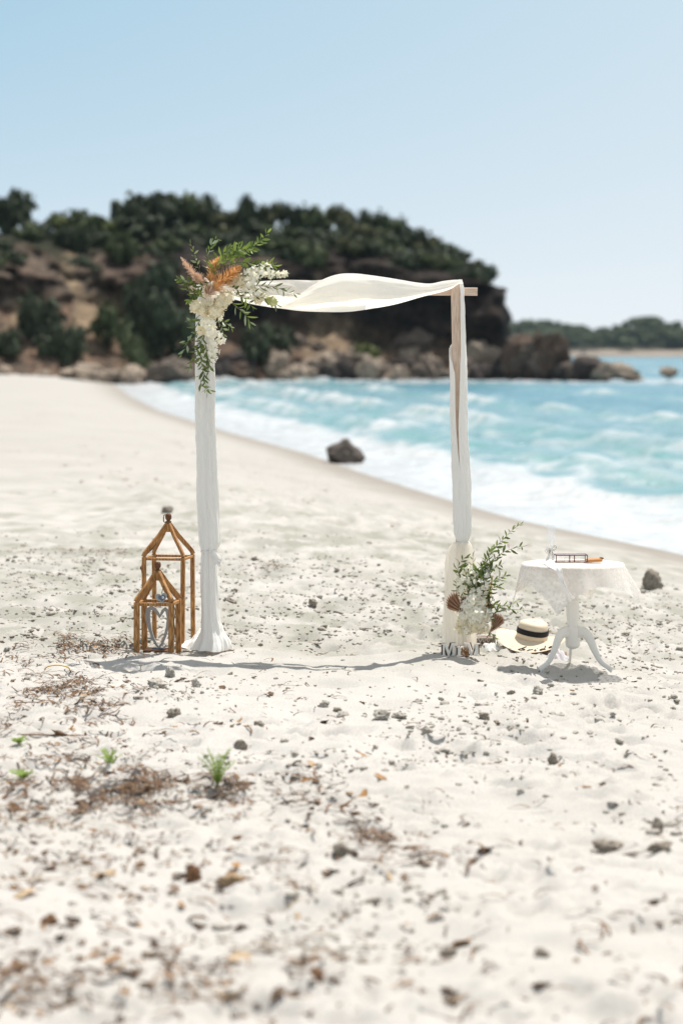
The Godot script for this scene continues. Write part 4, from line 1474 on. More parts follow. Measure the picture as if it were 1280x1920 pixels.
func lantern(o: Node3D, s: float, w: float, he: float, rise: float, flare: float, floor_board: bool) -> void:
	var h := s / 2
	for q in [[-1, -1], [1, -1], [-1, 1], [1, 1]]:
		var b := MB.new()
		var lean := 0.006 * rng.randf_range(-1, 1)
		b.bar([Vector3(q[0] * h + lean, -0.05, q[1] * h), Vector3(q[0] * h, he, q[1] * h)], w, w, 0.0035, Vector3.BACK)
		part(o, "post", b.make(false), M.lantern_wood)
	for q in [[1, 0], [-1, 0], [0, 1], [0, -1]]:
		var b := MB.new()
		var c := Vector3(q[0] * h, he - 0.012, q[1] * h)
		var e := Vector3(q[1], 0, q[0]).abs() * (h - w * 0.5)
		b.bar([c - e, c + e], w * 0.62, w * 0.62, 0.003)
		part(o, "rail", b.make(false), M.lantern_wood)
	for q in [[-1, -1], [1, -1], [-1, 1], [1, 1]]:
		var b := MB.new()
		var pts := [Vector3(q[0] * (h + 0.004), he + 0.004, q[1] * (h + 0.004)), Vector3(q[0] * h * (0.97 - flare), he + rise * 0.12, q[1] * h * (0.97 - flare)), Vector3(q[0] * h * (0.80 - flare), he + rise * 0.28, q[1] * h * (0.80 - flare)), Vector3(q[0] * h * 0.42, he + rise * 0.62, q[1] * h * 0.42), Vector3(q[0] * 0.008, he + rise, q[1] * 0.008)]
		b.bar(pts, w * 0.62, w * 1.05, 0.003, Vector3(q[0], 0.8, q[1]).normalized())
		part(o, "rafter", b.make(false), M.lantern_wood)
	var f := MB.new()
	if floor_board:
		f.bar([Vector3(-h + w, 0.03, 0), Vector3(h - w, 0.03, 0)], s - w * 1.6, 0.022, 0.003)
		part(o, "base_board", f.make(false), M.lantern_dark)
	var a := MB.new()
	a.bar([Vector3(0, he + rise - 0.05, 0), Vector3(0, he + rise + 0.012, 0)], w * 1.15, w * 1.15, 0.004, Vector3.BACK)
	part(o, "apex_block", a.make(false), M.lantern_wood)
	var k := MB.new()
	k.lathe([Vector2(0.0, 0.0), Vector2(0.012, 0.0), Vector2(0.012, 0.016), Vector2(0.020, 0.026), Vector2(0.022, 0.040), Vector2(0.019, 0.054), Vector2(0.011, 0.060), Vector2(0.0, 0.061)], 14, Vector3(0, he + rise + 0.010, 0))
	part(o, "knob", k.make(), M.lantern_dark)

func rope(o: Node3D, pts: Array, r: float) -> void:
	var b := MB.new()
	b.tube(curve(pts, 26), [r], 6)
	part(o, "rope", b.make(), M.rope)

func coil(at_: Vector3, r: float, turns: float, n := 22) -> Array:
	var out := []
	for i in n:
		var a := TAU * turns * i / (n - 1.0)
		out.append(at_ + Vector3(cos(a) * r, 0.012 * i / n, sin(a) * r))
	return out

func flat_shape(outline: Array, thick: float) -> ArrayMesh:
	# a plate cut to an outline (Vector2), standing in the xy plane
	var b := MB.new()
	var poly := PackedVector2Array(outline)
	var ids := Geometry2D.triangulate_polygon(poly)
	for side in [1.0, -1.0]:
		var s := b.v.size()
		for p in poly:
			b.vert(Vector3(p.x, p.y, side * thick / 2))
		for i in range(0, ids.size(), 3):
			b.tri(s + ids[i], s + ids[i + 1], s + ids[i + 2])
	for i in poly.size():
		var p := poly[i]
		var q := poly[(i + 1) % poly.size()]
		b.face([Vector3(p.x, p.y, thick / 2), Vector3(q.x, q.y, thick / 2), Vector3(q.x, q.y, -thick / 2), Vector3(p.x, p.y, -thick / 2)])
	return b.make(false)

func heart_outline(w: float, n := 40) -> Array:
	var out := []
	for i in n:
		var a := TAU * i / n
		out.append(Vector2(16.0 * pow(sin(a), 3.0), 13.0 * cos(a) - 5.0 * cos(2 * a) - 2.0 * cos(3 * a) - cos(4 * a)) * (w / 32.0))
	return out

func lanterns() -> void:
	var c := on_sand(316, 1215)
	var big := thing("wooden_lantern", "tall open wooden lantern frame with pitched top beside the left post", "lantern", "wooden lanterns", c)
	big.rotation.y = -0.175
	lantern(big, 0.262, 0.027, 0.578, 0.208, 0.0, false)
	var ap := Vector3(0, 0.578 + 0.208, 0)
	rope(big, coil(ap + Vector3(0, 0.008, 0), 0.017, 3.2), 0.0042)
	rope(big, [ap + Vector3(-0.01, 0.012, 0.015), ap + Vector3(-0.028, 0.02, 0.014), ap + Vector3(-0.027, 0.058, 0.012), ap + Vector3(-0.01, 0.062, 0.01), ap + Vector3(0.005, 0.055, 0.012)], 0.0036)
	rope(big, [ap + Vector3(-0.02, 0.0, 0.01), ap + Vector3(-0.065, -0.08, 0.02), ap + Vector3(-0.10, -0.15, 0.0), ap + Vector3(-0.155, -0.20, -0.02), ap + Vector3(-0.175, -0.25, -0.01), ap + Vector3(-0.178, -0.30, 0.0), ap + Vector3(-0.165, -0.345, 0.03)], 0.0068)
	var kn := MB.new()
	var im := rock_mesh(2, 0, 0.3, 77)
	var knot := part(big, "rope_knot", im, M.rope)
	knot.position = ap + Vector3(-0.176, -0.292, 0.0)
	knot.scale = Vector3(0.018, 0.016, 0.018)
	var e := on_sand(296, 1224)
	var small := thing("wooden_lantern", "smaller wooden lantern in front of the tall one, a grey heart tag on its roof", "lantern", "wooden lanterns", e)
	small.rotation.y = -0.13
	lantern(small, 0.226, 0.034, 0.352, 0.182, 0.02, true)
	var as_ := Vector3(0, 0.352 + 0.182, 0)
	rope(small, coil(as_ + Vector3(0, 0.004, 0), 0.019, 2.2), 0.004)
	rope(small, [as_ + Vector3(0.014, 0.004, 0.016), as_ + Vector3(0.045, -0.055, 0.04), as_ + Vector3(0.05, -0.09, 0.075), as_ + Vector3(0.045, -0.125, 0.095)], 0.003)
	rope(small, [Vector3(0.118, 0.345, 0.125), Vector3(0.135, 0.325, 0.128), Vector3(0.14, 0.29, 0.125), Vector3(0.132, 0.24, 0.125), Vector3(0.136, 0.18, 0.122)], 0.0034)
	for k in 3:
		rope(small, [Vector3(0.133, 0.22, 0.125), Vector3(0.136 + 0.004 * k, 0.16, 0.126), Vector3(0.130 + 0.007 * k, 0.115 - 0.01 * k, 0.126)], 0.0022)
	# the heart on a string
	var tag_at := as_ + Vector3(0.047, -0.150, 0.112)
	var h := part(small, "heart_tag", flat_shape(heart_outline(0.076), 0.012), M.zinc, "small grey heart tag")
	h.position = tag_at
	h.rotation = Vector3(-0.05, 0.25, 0.15)
	var h2 := part(h, "inlay", flat_shape(heart_outline(0.046), 0.006), M.zinc_dark)
	h2.position = Vector3(0.002, -0.001, 0.006)
	for k in 4:
		var g := part(h, "gem", rock_mesh(1, 0, 0.0, 3), M.gem)
		g.scale = Vector3.ONE * 0.0042
		g.position = Vector3(0.006 + 0.007 * (k % 2), 0.004 - 0.008 * (k / 2), 0.011)
	# the big openwork heart standing inside
	var pts := [[500, 1122, 16], [478, 1078, 26], [450, 1040, 36], [415, 1024, 46], [382, 1046, 48], [376, 1100, 46], [384, 1170, 40], [402, 1250, 32], [432, 1335, 26], [464, 1394, 24], [490, 1424, 22], [522, 1386, 22], [552, 1310, 24], [578, 1220, 30], [592, 1130, 38], [582, 1060, 44], [556, 1034, 40], [530, 1056, 30], [512, 1092, 22]]
	var k0 := 1.0 / 5.333 / F * 15.5
	var o := thing("heart_ornament", "grey openwork metal heart standing on the base of the smaller lantern", "ornament", "", e + Vector3(0, 0.041, 0))
	o.rotation.y = -0.13
	var mb := MB.new()
	var rows := []
	for i in pts.size() + 1:
		var p: Array = pts[i % pts.size()]
		var p0: Array = pts[(i + pts.size() - 1) % pts.size()]
		var p1: Array = pts[(i + 1) % pts.size()]
		var c2 := Vector2((p[0] - 478) * k0, (1440 - p[1]) * k0 * 1.0)
		var nrm: Vector2 = Vector2(p1[0] - p0[0], p0[1] - p1[1]).normalized().orthogonal() * p[2] * 0.5 * k0
		rows.append([Vector3(c2.x - nrm.x, c2.y - nrm.y, -0.008), Vector3(c2.x - nrm.x, c2.y - nrm.y, 0.008), Vector3(c2.x + nrm.x, c2.y + nrm.y, 0.008), Vector3(c2.x + nrm.x, c2.y + nrm.y, -0.008)])
	mb.grid(rows, true)
	part(o, "heart", mb.make(false), M.zinc)
	var ft := MB.new()
	ft.bar([Vector3(-0.035, 0.003, 0), Vector3(0.035, 0.003, 0)], 0.03, 0.010, 0.002)
	part(o, "foot", ft.make(false), M.zinc_dark)
	# strips of driftwood leaning on the sand inside
	
func table_set() -> void:
	var c := on_sand(1073, 1255)
	var d := -c.z
	var top := EYE - 397.0 / F * d
	var t := thing("pedestal_table", "small round white pedestal table on three curved legs", "table", "", c)
	var T := top - c.y
	var b := MB.new()
	b.lathe([Vector2(0, T - 0.024), Vector2(0.300, T - 0.024), Vector2(0.313, T - 0.018), Vector2(0.316, T - 0.010), Vector2(0.310, T - 0.003), Vector2(0.295, T), Vector2(0, T)], 48)
	part(t, "tabletop", b.make(), M.paint)
	var ap := MB.new()
	ap.lathe([Vector2(0.19, T - 0.025), Vector2(0.19, T - 0.075), Vector2(0.17, T - 0.078)], 40)
	part(t, "apron", ap.make(), M.paint)
	var col := MB.new()
	var y0 := 0.165
	col.lathe([Vector2(0.0, T - 0.03), Vector2(0.06, T - 0.03), Vector2(0.06, T - 0.045), Vector2(0.035, T - 0.06), Vector2(0.033, T - 0.16), Vector2(0.036, T - 0.21), Vector2(0.044, T - 0.225), Vector2(0.044, T - 0.236), Vector2(0.037, T - 0.246), Vector2(0.040, T - 0.26), Vector2(0.042, T - 0.29), Vector2(0.037, T - 0.345), Vector2(0.032, T - 0.38), Vector2(0.038, y0 + 0.088), Vector2(0.046, y0 + 0.078), Vector2(0.048, y0 + 0.06), Vector2(0.046, y0 - 0.03), Vector2(0.040, y0 - 0.045), Vector2(0.020, y0 - 0.055), Vector2(0, y0 - 0.06)], 28)
	part(t, "column", col.make(), M.paint)
	for k in 3:
		var a: float = [PI + 0.62, -0.58, PI / 2 + 3.14][k]
		var dir := Vector3(cos(a), 0, -sin(a))
		if k == 2:
			dir = Vector3(0.02, 0, -1)
		var l := MB.new()
		var pts := curve([Vector3(0, y0 + 0.045, 0) + dir * 0.03, Vector3(0, y0 + 0.052, 0) + dir * 0.075, Vector3(0, y0 + 0.02, 0) + dir * 0.115, Vector3(0, y0 - 0.06, 0) + dir * 0.155, Vector3(0, y0 - 0.122, 0) + dir * 0.195, Vector3(0, 0.012, 0) + dir * 0.245, Vector3(0, -0.004, 0) + dir * 0.275], 20)
		var sec := []
		for i in 12:
			var q := -TAU * i / 12
			sec.append(Vector2(cos(q) * 0.5, sin(q)))
		var sc := []
		for i in 20:
			var s := i / 19.0
			sc.append(lerpf(0.036, 0.017, ss(0.0, 0.85, s)) + 0.004 * ss(0.9, 1.0, s))
		l.sweep(pts, sec, sc)
		part(t, "leg", l.make(), M.paint)
	# lace cloth
	var cl := MB.new()
	cl.mapped = true
	var R := 0.318
	var half := 0.445
	var turn := deg_to_rad(-26.0)
	var n := 72
	var rows := []
	for j in n:
		var line := []
		for i in n:
			var p := Vector2(lerpf(-half, half, i / (n - 1.0)), lerpf(-half, half, j / (n - 1.0))).rotated(turn)
			var r := p.length()
			var a := p.angle()
			var e := maxf(0.0, r - R)
			var scallop := 1.0
			var fold := sin(a * 9.0 + 1.3) * 0.45 + sin(a * 14.0 + 0.4) * 0.3
			var f := 1.0 - exp(-e * 9.0)
			var rr := minf(r, R) + e * (0.17 + 0.20 * fold * f) + 0.012 * f
			# a breeze pushes the right hand side outwards
			var breeze := ss(-0.2, 1.0, cos(a - 0.2)) * e
			rr += breeze * 0.18
			var y := T + 0.004 - e * (0.93 - 0.10 * absf(fold)) - 0.006 * (1.0 - exp(-e * 40.0))
			y += 0.002 * nb.get_noise_2d(p.x * 9.0, p.y * 9.0)
			line.append(Vector3(cos(a) * rr, y, sin(a) * rr))
		rows.append(line)
	cl.grid(rows)
	var lace := lone("tablecloth", cl.make(), M.lace, "ivory lace cloth hanging in points over the white pedestal table", "tablecloth", "", c)
	# little border loops along the hem
	# things on it
	var y := top + 0.008
	var g := thing("champagne_flute", "champagne flute with a white ribbon bow on the table's left side", "glass", "", Vector3((1031 - 640.0) / F * d, y, -d + 0.02))
	var fl := MB.new()
	fl.lathe([Vector2(0, 0.001), Vector2(0.030, 0.001), Vector2(0.031, 0.003), Vector2(0.006, 0.008), Vector2(0.0038, 0.02), Vector2(0.0038, 0.085), Vector2(0.010, 0.100), Vector2(0.021, 0.130), Vector2(0.026, 0.165), Vector2(0.0265, 0.20), Vector2(0.0245, 0.236), Vector2(0.0235, 0.236), Vector2(0.0255, 0.20), Vector2(0.025, 0.165), Vector2(0.020, 0.132), Vector2(0.009, 0.104), Vector2(0.0, 0.1)], 28)
	part(g, "glass", fl.make(), M.glass)
	for k in 5:
		var rb := MB.new()
		var a := -0.5 + k * 1.3
		var o := Vector3(0, 0.088 - 0.008 * k, 0.008)
		var out := Vector3(cos(a), 0.35, 0.55).normalized()
		rb.bar(curve([o, o + out * 0.028 + Vector3(0, 0.012, 0), o + out * 0.046, o + out * 0.026 - Vector3(0, 0.014, 0), o], 12), 0.002, 0.020, 0.0006, Vector3(0.2, 0.3, 1))
		part(g, "bow_loop", rb.make(), M.ribbon)
	for q in [[[0, .08, .01], [-.02, .03, .03], [-.035, .008, .12], [-.02, .001, .24], [0.01, -.015, .315], [0.03, -.09, .34], [.06, -.15, .345], [.085, -.20, .35]], [[0, .08, .01], [.015, .03, .04], [.0, .01, .14], [.015, .002, .25], [.03, -.02, .32], [.045, -.10, .335], [.095, -.175, .34], [.11, -.18, .345]]]:
		var ps := []
		for p in q:
			ps.append(Vector3(p[0], p[1], p[2] + 0.06 * ss(0.2, 0.3, p[2])))
		var rb := MB.new()
		rb.bar(curve(ps, 24), 0.0016, 0.024, 0.0005, Vector3(0.6, 0.2, 0.8))
		part(g, "ribbon_tail", rb.make(), M.ribbon)
	# glass box
	var bx := thing("glass_ring_box", "small glass box with dark copper edges on the lace cloth", "glass box", "", Vector3((1070 - 640.0) / F * d, y, -d - 0.03))
	bx.rotation.y = 0.06
	var s := 0.098
	var hh := 0.046
	var cs := [Vector3(-s, 0, -0.045), Vector3(s, 0, -0.045), Vector3(s, 0, 0.045), Vector3(-s, 0, 0.045)]
	for k in 4:
		var p0: Vector3 = cs[k]
		var p1: Vector3 = cs[(k + 1) % 4]
		for h in [0.003, hh]:
			var eb := MB.new()
			eb.bar([p0 + Vector3(0, h, 0), p1 + Vector3(0, h, 0)], 0.006, 0.006, 0.001)
			part(bx, "frame_edge", eb.make(false), M.copper)
		var vb := MB.new()
		vb.bar([p0 + Vector3(0, 0.0055, 0), p0 + Vector3(0, hh - 0.0025, 0)], 0.005, 0.005, 0.001, Vector3.BACK)
		part(bx, "frame_edge", vb.make(false), M.copper)
		var pn := MB.new()
		var lift := Vector3(0, hh - 0.004, 0)
		pn.face([p0 + Vector3(0, 0.005, 0), p1 + Vector3(0, 0.005, 0), p1 + lift, p0 + lift])
		part(bx, "pane", pn.make(false), M.glass)
	for x in [-0.014, 0.016]:
		var vb := MB.new()
		vb.bar([Vector3(x, 0.0055, 0.046), Vector3(x, hh - 0.0025, 0.046)], 0.006, 0.005, 0.001, Vector3.BACK)
		part(bx, "divider", vb.make(false), M.copper)
	var lid := MB.new()
	lid.face([cs[0] + Vector3(0, hh + 0.001, 0), cs[1] + Vector3(0, hh + 0.001, 0), cs[2] + Vector3(0, hh + 0.001, 0), cs[3] + Vector3(0, hh + 0.001, 0)])
	part(bx, "lid_pane", lid.make(false), M.glass)
	var ring := MB.new()
	var rp := []
	for k in 19:
		rp.append(Vector3(0.012 * cos(TAU * k / 18.0), 0.018 + 0.012 * sin(TAU * k / 18.0), 0.0))
	ring.tube(rp, [0.0014], 6)
	var rg := lone("ring", ring.make(), M.gem, "thin silver ring inside the glass box", "ring", "", bx.position + Vector3(-0.03, 0.0, 0.02))
	var tr := thing("wooden_tray", "flat orange brown wooden piece just right of the glass box", "wooden tray", "", Vector3((1114 - 640.0) / F * d, y, -d - 0.02))
	tr.rotation.y = 0.12
	var wb := MB.new()
	wb.bar([Vector3(-0.048, 0.011, 0), Vector3(0.044, 0.014, 0)], 0.07, 0.018, 0.003)
	part(tr, "board", wb.make(false), M.orange_wood)
	var wl := MB.new()
	wl.bar([Vector3(0.040, 0.022, 0.0), Vector3(0.052, 0.027, 0.0)], 0.066, 0.007, 0.002)
	part(tr, "lip", wl.make(false), M.lantern_dark)

func brim(a: float, r: float) -> Vector3:
	# a: angle from the right, r: distance from the hat's axis
	var t := (r - 0.098) / 0.135
	var y := -0.012 * t + t * (0.026 * cos(2.0 * a + 0.5) - 0.016 * sin(a) * t) + 0.008 * t * sin(3.0 * a + 1.0)
	y += -0.035 * t * pow(maxf(0.0, cos(a + 1.85)), 1.3)
	y += 0.022 * t * t * maxf(0.0, cos(a + 0.5))
	return Vector3(cos(a) * r * 1.02, y, -sin(a) * r)

func hat_set() -> void:
	var c := on_sand(997, 1217)
	var o := thing("straw_hat", "straw sun hat with black band and the word bride on its brim, beside the table", "hat", "", c + Vector3(0, 0.098, -0.02))
	o.rotation = Vector3(0.15, 0.0, -0.10)
	var cr := MB.new()
	cr.mapped = true
	var rows := []
	for p in [[0.098, -0.006], [0.1045, 0.0], [0.1045, 0.012], [0.1035, 0.03], [0.101, 0.055], [0.0985, 0.076], [0.095, 0.092], [0.088, 0.103], [0.075, 0.110], [0.05, 0.113], [0.02, 0.112], [0.001, 0.111]]:
		var line := []
		for i in 41:
			var a := TAU * i / 40.0
			var dent: float = 1.0 + 0.02 * sin(2.0 * a + 1.0)
			line.append(Vector3(cos(a) * p[0] * dent, p[1] + 0.003 * sin(a * 2.0), -sin(a) * p[0]))
		rows.append(line)
	cr.grid(rows)
	part(o, "crown", cr.make(), M.straw)
	var br := MB.new()
	br.mapped = true
	rows = []
	for j in 12:
		var line := []
		for i in 73:
			line.append(brim(TAU * i / 72.0, lerpf(0.098, 0.237, j / 11.0)))
		rows.append(line)
	br.grid(rows)
	part(o, "brim", br.make(), M.straw)
	var ed := MB.new()
	var ring := []
	for i in 73:
		ring.append(brim(TAU * i / 72.0, 0.237))
	ed.tube(ring, [0.0022], 5)
	part(o, "brim_edge", ed.make(), M.straw)
	var bd := MB.new()
	rows = []
	for p in [[0.1062, 0.030], [0.1068, 0.034], [0.1052, 0.062], [0.1040, 0.066]]:
		var line := []
		for i in 41:
			var a := TAU * i / 40.0
			var dent: float = 1.0 + 0.02 * sin(2.0 * a + 1.0)
			line.append(Vector3(cos(a) * p[0] * dent, p[1] + 0.003 * sin(a * 2.0), -sin(a) * p[0]))
		rows.append(line)
	bd.grid(rows)
	part(o, "band", bd.make(), M.black)
	# the word, drawn in strokes on the brim: [x advance, strokes]
	var word := [
		[0.0, [[[.12, 2.3], [.05, 1.4], [.0, .1]], [[0, .25], [.3, 0], [.6, .35], [.5, .85], [.15, .75]]]],
		[1.05, [[[0, .95], [.06, .5], [.05, 0]], [[.06, .5], [.3, .95], [.5, .85]]]],
		[1.85, [[[0, .95], [.02, .3], [.15, 0], [.3, .1]], [[.05, 1.45], [.09, 1.5]]]],
		[2.45, [[[.55, .8], [.25, .95], [.02, .5], [.2, .02], [.5, .3]], [[.66, 2.3], [.58, 1.2], [.58, .2], [.8, .05]]]],
		[3.6, [[[.05, .45], [.45, .6], [.42, .92], [.15, .85], [.02, .4], [.25, 0], [.7, .25]]]]]
	for q in word:
		var lt := MB.new()
		for st in q[1]:
			var ps := []
			for p in st:
				var sx: float = q[0] + p[0] + 0.30 * p[1]
				var ang := -PI / 2 - 0.50 + sx * 0.265
				var rad: float = 0.215 - 0.0235 * p[1]
				ps.append(brim(ang, rad) + Vector3(0, 0.0025, 0))
			lt.bar(curve(ps, 12) if ps.size() > 2 else ps, 0.0078, 0.0018, 0.0005)
		part(o, "letter", lt.make(), M.ink)
	# a crumpled lace wrap underneath
	crumple("lace_wrap", on_sand(1016, 1224) + Vector3(0, 0, -0.13), 0.165, 0.10, 0.036, M.pink_lace, "dusty pink lace wrap crumpled on the sand under the straw hat", "wrap", 3.0, -0.05)
	crumple("lace_purse", on_sand(1045, 1236), 0.085, 0.065, 0.07, M.white_lace, "white lace pouch lying between the hat and the table leg", "pouch", 6.0, 0.3)
	crumple("tulle_scrap", on_sand(924, 1221) + Vector3(0, 0, 0.04), 0.075, 0.045, 0.020, M.ribbon, "white ribbon and tulle ends lying before the lattice crate", "ribbon", 9.0, 0.1)

func crumple(called: String, p: Vector3, rx: float, rz: float, h: float, m: Material, label: String, category: String, seed_: float, turn: float) -> void:
	var b := MB.new()
	b.mapped = true
	var rows := []
	for j in 20:
		var k := j / 19.0
		var line := []
		for i in 49:
			var a := TAU * i / 48.0
			var e := k * (1.0 + 0.10 * sin(a * 5.0 + seed_) + 0.06 * sin(a * 11.0 + seed_ * 2.0))
			var q := Vector3(cos(a) * rx * e, 0, sin(a) * rz * e)
			var y := h * (1.0 - pow(k, 2.2)) * (0.75 + 0.6 * na.get_noise_3d(q.x * 22.0 + seed_, seed_, q.z * 22.0)) + 0.010 * sin(a * 8.0 + k * 7.0 + seed_) * k
			var g := q.rotated(Vector3.UP, turn)
			line.append(g + Vector3(0, y + ground(p.x + g.x, -(p.z + g.z)) - p.y - 0.004 * k, 0))
		rows.append(line)
	b.grid(rows)
	lone(called, b.make(), m, label, category, "", p)

func letters() -> void:
	var c := on_sand(846, 1224) + Vector3(0, 0, 0.13)
	var o := thing("letter_sign", "white and brown wooden Mr and Mrs letter blocks standing by the right post", "sign", "", c)
	var font := SystemFont.new()
	font.font_names = PackedStringArray(["Droid Serif"])
	font.font_weight = 700
	var k := -c.z
	for q in [["M", 839.0, 1223, 0.082, "white", 0.0, 0.34], ["r", 861.0, 1223, 0.082, "white", 0.0, 0.30], ["&", 870.0, 1221, 0.058, "tan", 0.006, -0.2], ["M", 886.0, 1222, 0.082, "white", -0.012, -0.35]]:
		var tm := TextMesh.new()
		tm.font = font
		tm.text = q[0]
		tm.font_size = 64
		tm.pixel_size = q[3] / 46.0
		tm.depth = 0.026
		tm.curve_step = 1.0
		tm.horizontal_alignment = HORIZONTAL_ALIGNMENT_CENTER
		tm.vertical_alignment = VERTICAL_ALIGNMENT_CENTER
		var l := part(o, "letter_block", tm, M.brown if q[4] == "white" else M.lantern_wood)
		l.position = Vector3((q[1] - 640.0) / F * k - c.x, q[3] * 0.5 - 0.004, q[5])
		l.rotation.y = q[6]
		if q[4] == "white":
			var f := TextMesh.new()
			f.font = font
			f.text = q[0]
			f.font_size = 64
			f.pixel_size = q[3] / 46.0
			f.depth = 0.012
			f.curve_step = 1.0
			f.horizontal_alignment = HORIZONTAL_ALIGNMENT_CENTER
			f.vertical_alignment = VERTICAL_ALIGNMENT_CENTER
			var w := part(l, "letter_face", f, M.paint)
			w.position.z = 0.0195

# ------------------------------------------------------------------ what lies on the sand
func in_view(p: Vector3, margin := 0.0) -> bool:
	var d := -p.z
	var px := 640.0 + p.x / d * F
	var py := 660.0 + (EYE - p.y) / d * F
	return px > -margin and px < 1280.0 + margin and py < 1920.0 + margin and py > 660.0

func notable_stones() -> void:
	# column, foot row, width, height, tone, label
	var list := [
		[1222, 1109, 40, 34, "dark", "grey brown rough stone on the sand just right of the lace cloth"],
		[314, 963, 20, 12, "dark", "small dark stone on the sand straight above the tall lantern's knob"],
		[587, 1144, 16, 16, "dark", "small grey stone standing alone in the rough sand between the posts"],
		[432, 1136, 24, 12, "dark", "small dark stone right of the left post's cloth at knee height"],
		[1008, 1308, 22, 16, "clod", "pale knobbly stone on the sand below the table shadow's right end"],
		[716, 1352, 34, 18, "clod", "broad pale stone lying flat in the middle of the sand"],
		[748, 1350, 26, 14, "clod", "pale stone touching the right of the broad flat stone"],
		[906, 1352, 20, 18, "dark", "dark angular stone with a notch below the hat"],
		[800, 1380, 22, 14, "clod", "grey square stone by itself between the posts' line and the foreground"],
		[1036, 1428, 20, 20, "dark", "dark upright oval stone below the table"],
		[326, 1354, 24, 16, "dark", "dark flat stone on the sand below the small lantern"],
		[607, 1325, 20, 12, "clod", "pale lump of dried sand below the middle of the beam's shadow"],
		[486, 1378, 20, 14, "dark", "dark triangular stone left of the picture's middle"],
		[449, 1394, 30, 16, "dark", "broad dark stone half buried above the green seedling"],
		[1231, 1564, 26, 26, "dark", "rounded dark stone near the right edge, in the foreground"],
		[1142, 1594, 56, 18, "dark", "long dark flat stone in the right foreground"],
		[1238, 1596, 46, 14, "dark", "long low stone under the rounded dark stone at the right edge"],
		[362, 1656, 34, 30, "brown", "rust brown rounded stone in the left foreground"],
		[432, 1662, 50, 20, "pale", "tan smooth pebble right of the rust brown stone"],
		[92, 1736, 26, 20, "brown", "purplish brown small stone in the lower left foreground"],
		[840, 1796, 34, 18, "dark", "dark blurred stone in the bottom foreground, right of the middle"],
		[1016, 1796, 32, 14, "dark", "dark flat pebble in the bottom foreground below the table"],
		[640, 1608, 40, 20, "dark", "dark grey lump in the middle foreground"],
		[590, 1830, 38, 34, "brown", "orange brown lump near the bottom edge, left of the middle"],
		[960, 1392, 16, 12, "clod", "small pale lump below the table's left leg"], [893, 1246, 16, 12, "clod", "little lump of sand before the table's shadow"],
		[320, 1272, 22, 20, "clod", "pale sand lump on end, just below the small lantern"], [294, 1292, 36, 16, "clod", "wide pale lump below the small lantern's shadow"], [368, 1288, 16, 16, "clod", "round pale lump below the left post's hem"]]
	var meshes := []
	for i in 5:
		meshes.append(rock_mesh(3, 12, 0.42, 330 + i))
	M.stone_brown = M.clod.duplicate()
	M.stone_brown.albedo_color = lin(0.24, 0.135, 0.08)
	M.stone_pale = M.clod.duplicate()
	M.stone_pale.albedo_color = lin(0.52, 0.38, 0.25)
	for q in list:
		var p := on_sand(q[0], q[1] - 2)
		var d := -p.z
		var m: Material = {"dark": M.dark_clod, "clod": M.clod, "brown": M.stone_brown, "pale": M.stone_pale}[q[4]]
		var h: float = q[3] / F * d
		var w: float = q[2] / F * d
		var o := lone("stone", meshes[rng.randi() % 5], m, q[5], "stone", "", p + Vector3(0, h * 0.32, -w * 0.2))
		o.scale = Vector3(w * 0.56, h * 0.68, w * 0.5)
		o.rotation = Vector3(rng.randf_range(-0.2, 0.2), rng.randf_range(0, TAU), rng.randf_range(-0.2, 0.2))

func scatter(called: String, mesh: Mesh, m: Material, list: Array, label: String, colors := []) -> void:
	var mm := MultiMesh.new()
	mm.transform_format = MultiMesh.TRANSFORM_3D
	mm.use_colors = not colors.is_empty()
	mm.mesh = mesh
	mm.instance_count = list.size()
	for i in list.size():
		mm.set_instance_transform(i, list[i])
		if mm.use_colors:
			mm.set_instance_color(i, colors[i])
	var o := MultiMeshInstance3D.new()
	o.name = called
	o.multimesh = mm
	o.material_override = m
	tag(o, label, "", "", "stuff")
	add_child(o, true)

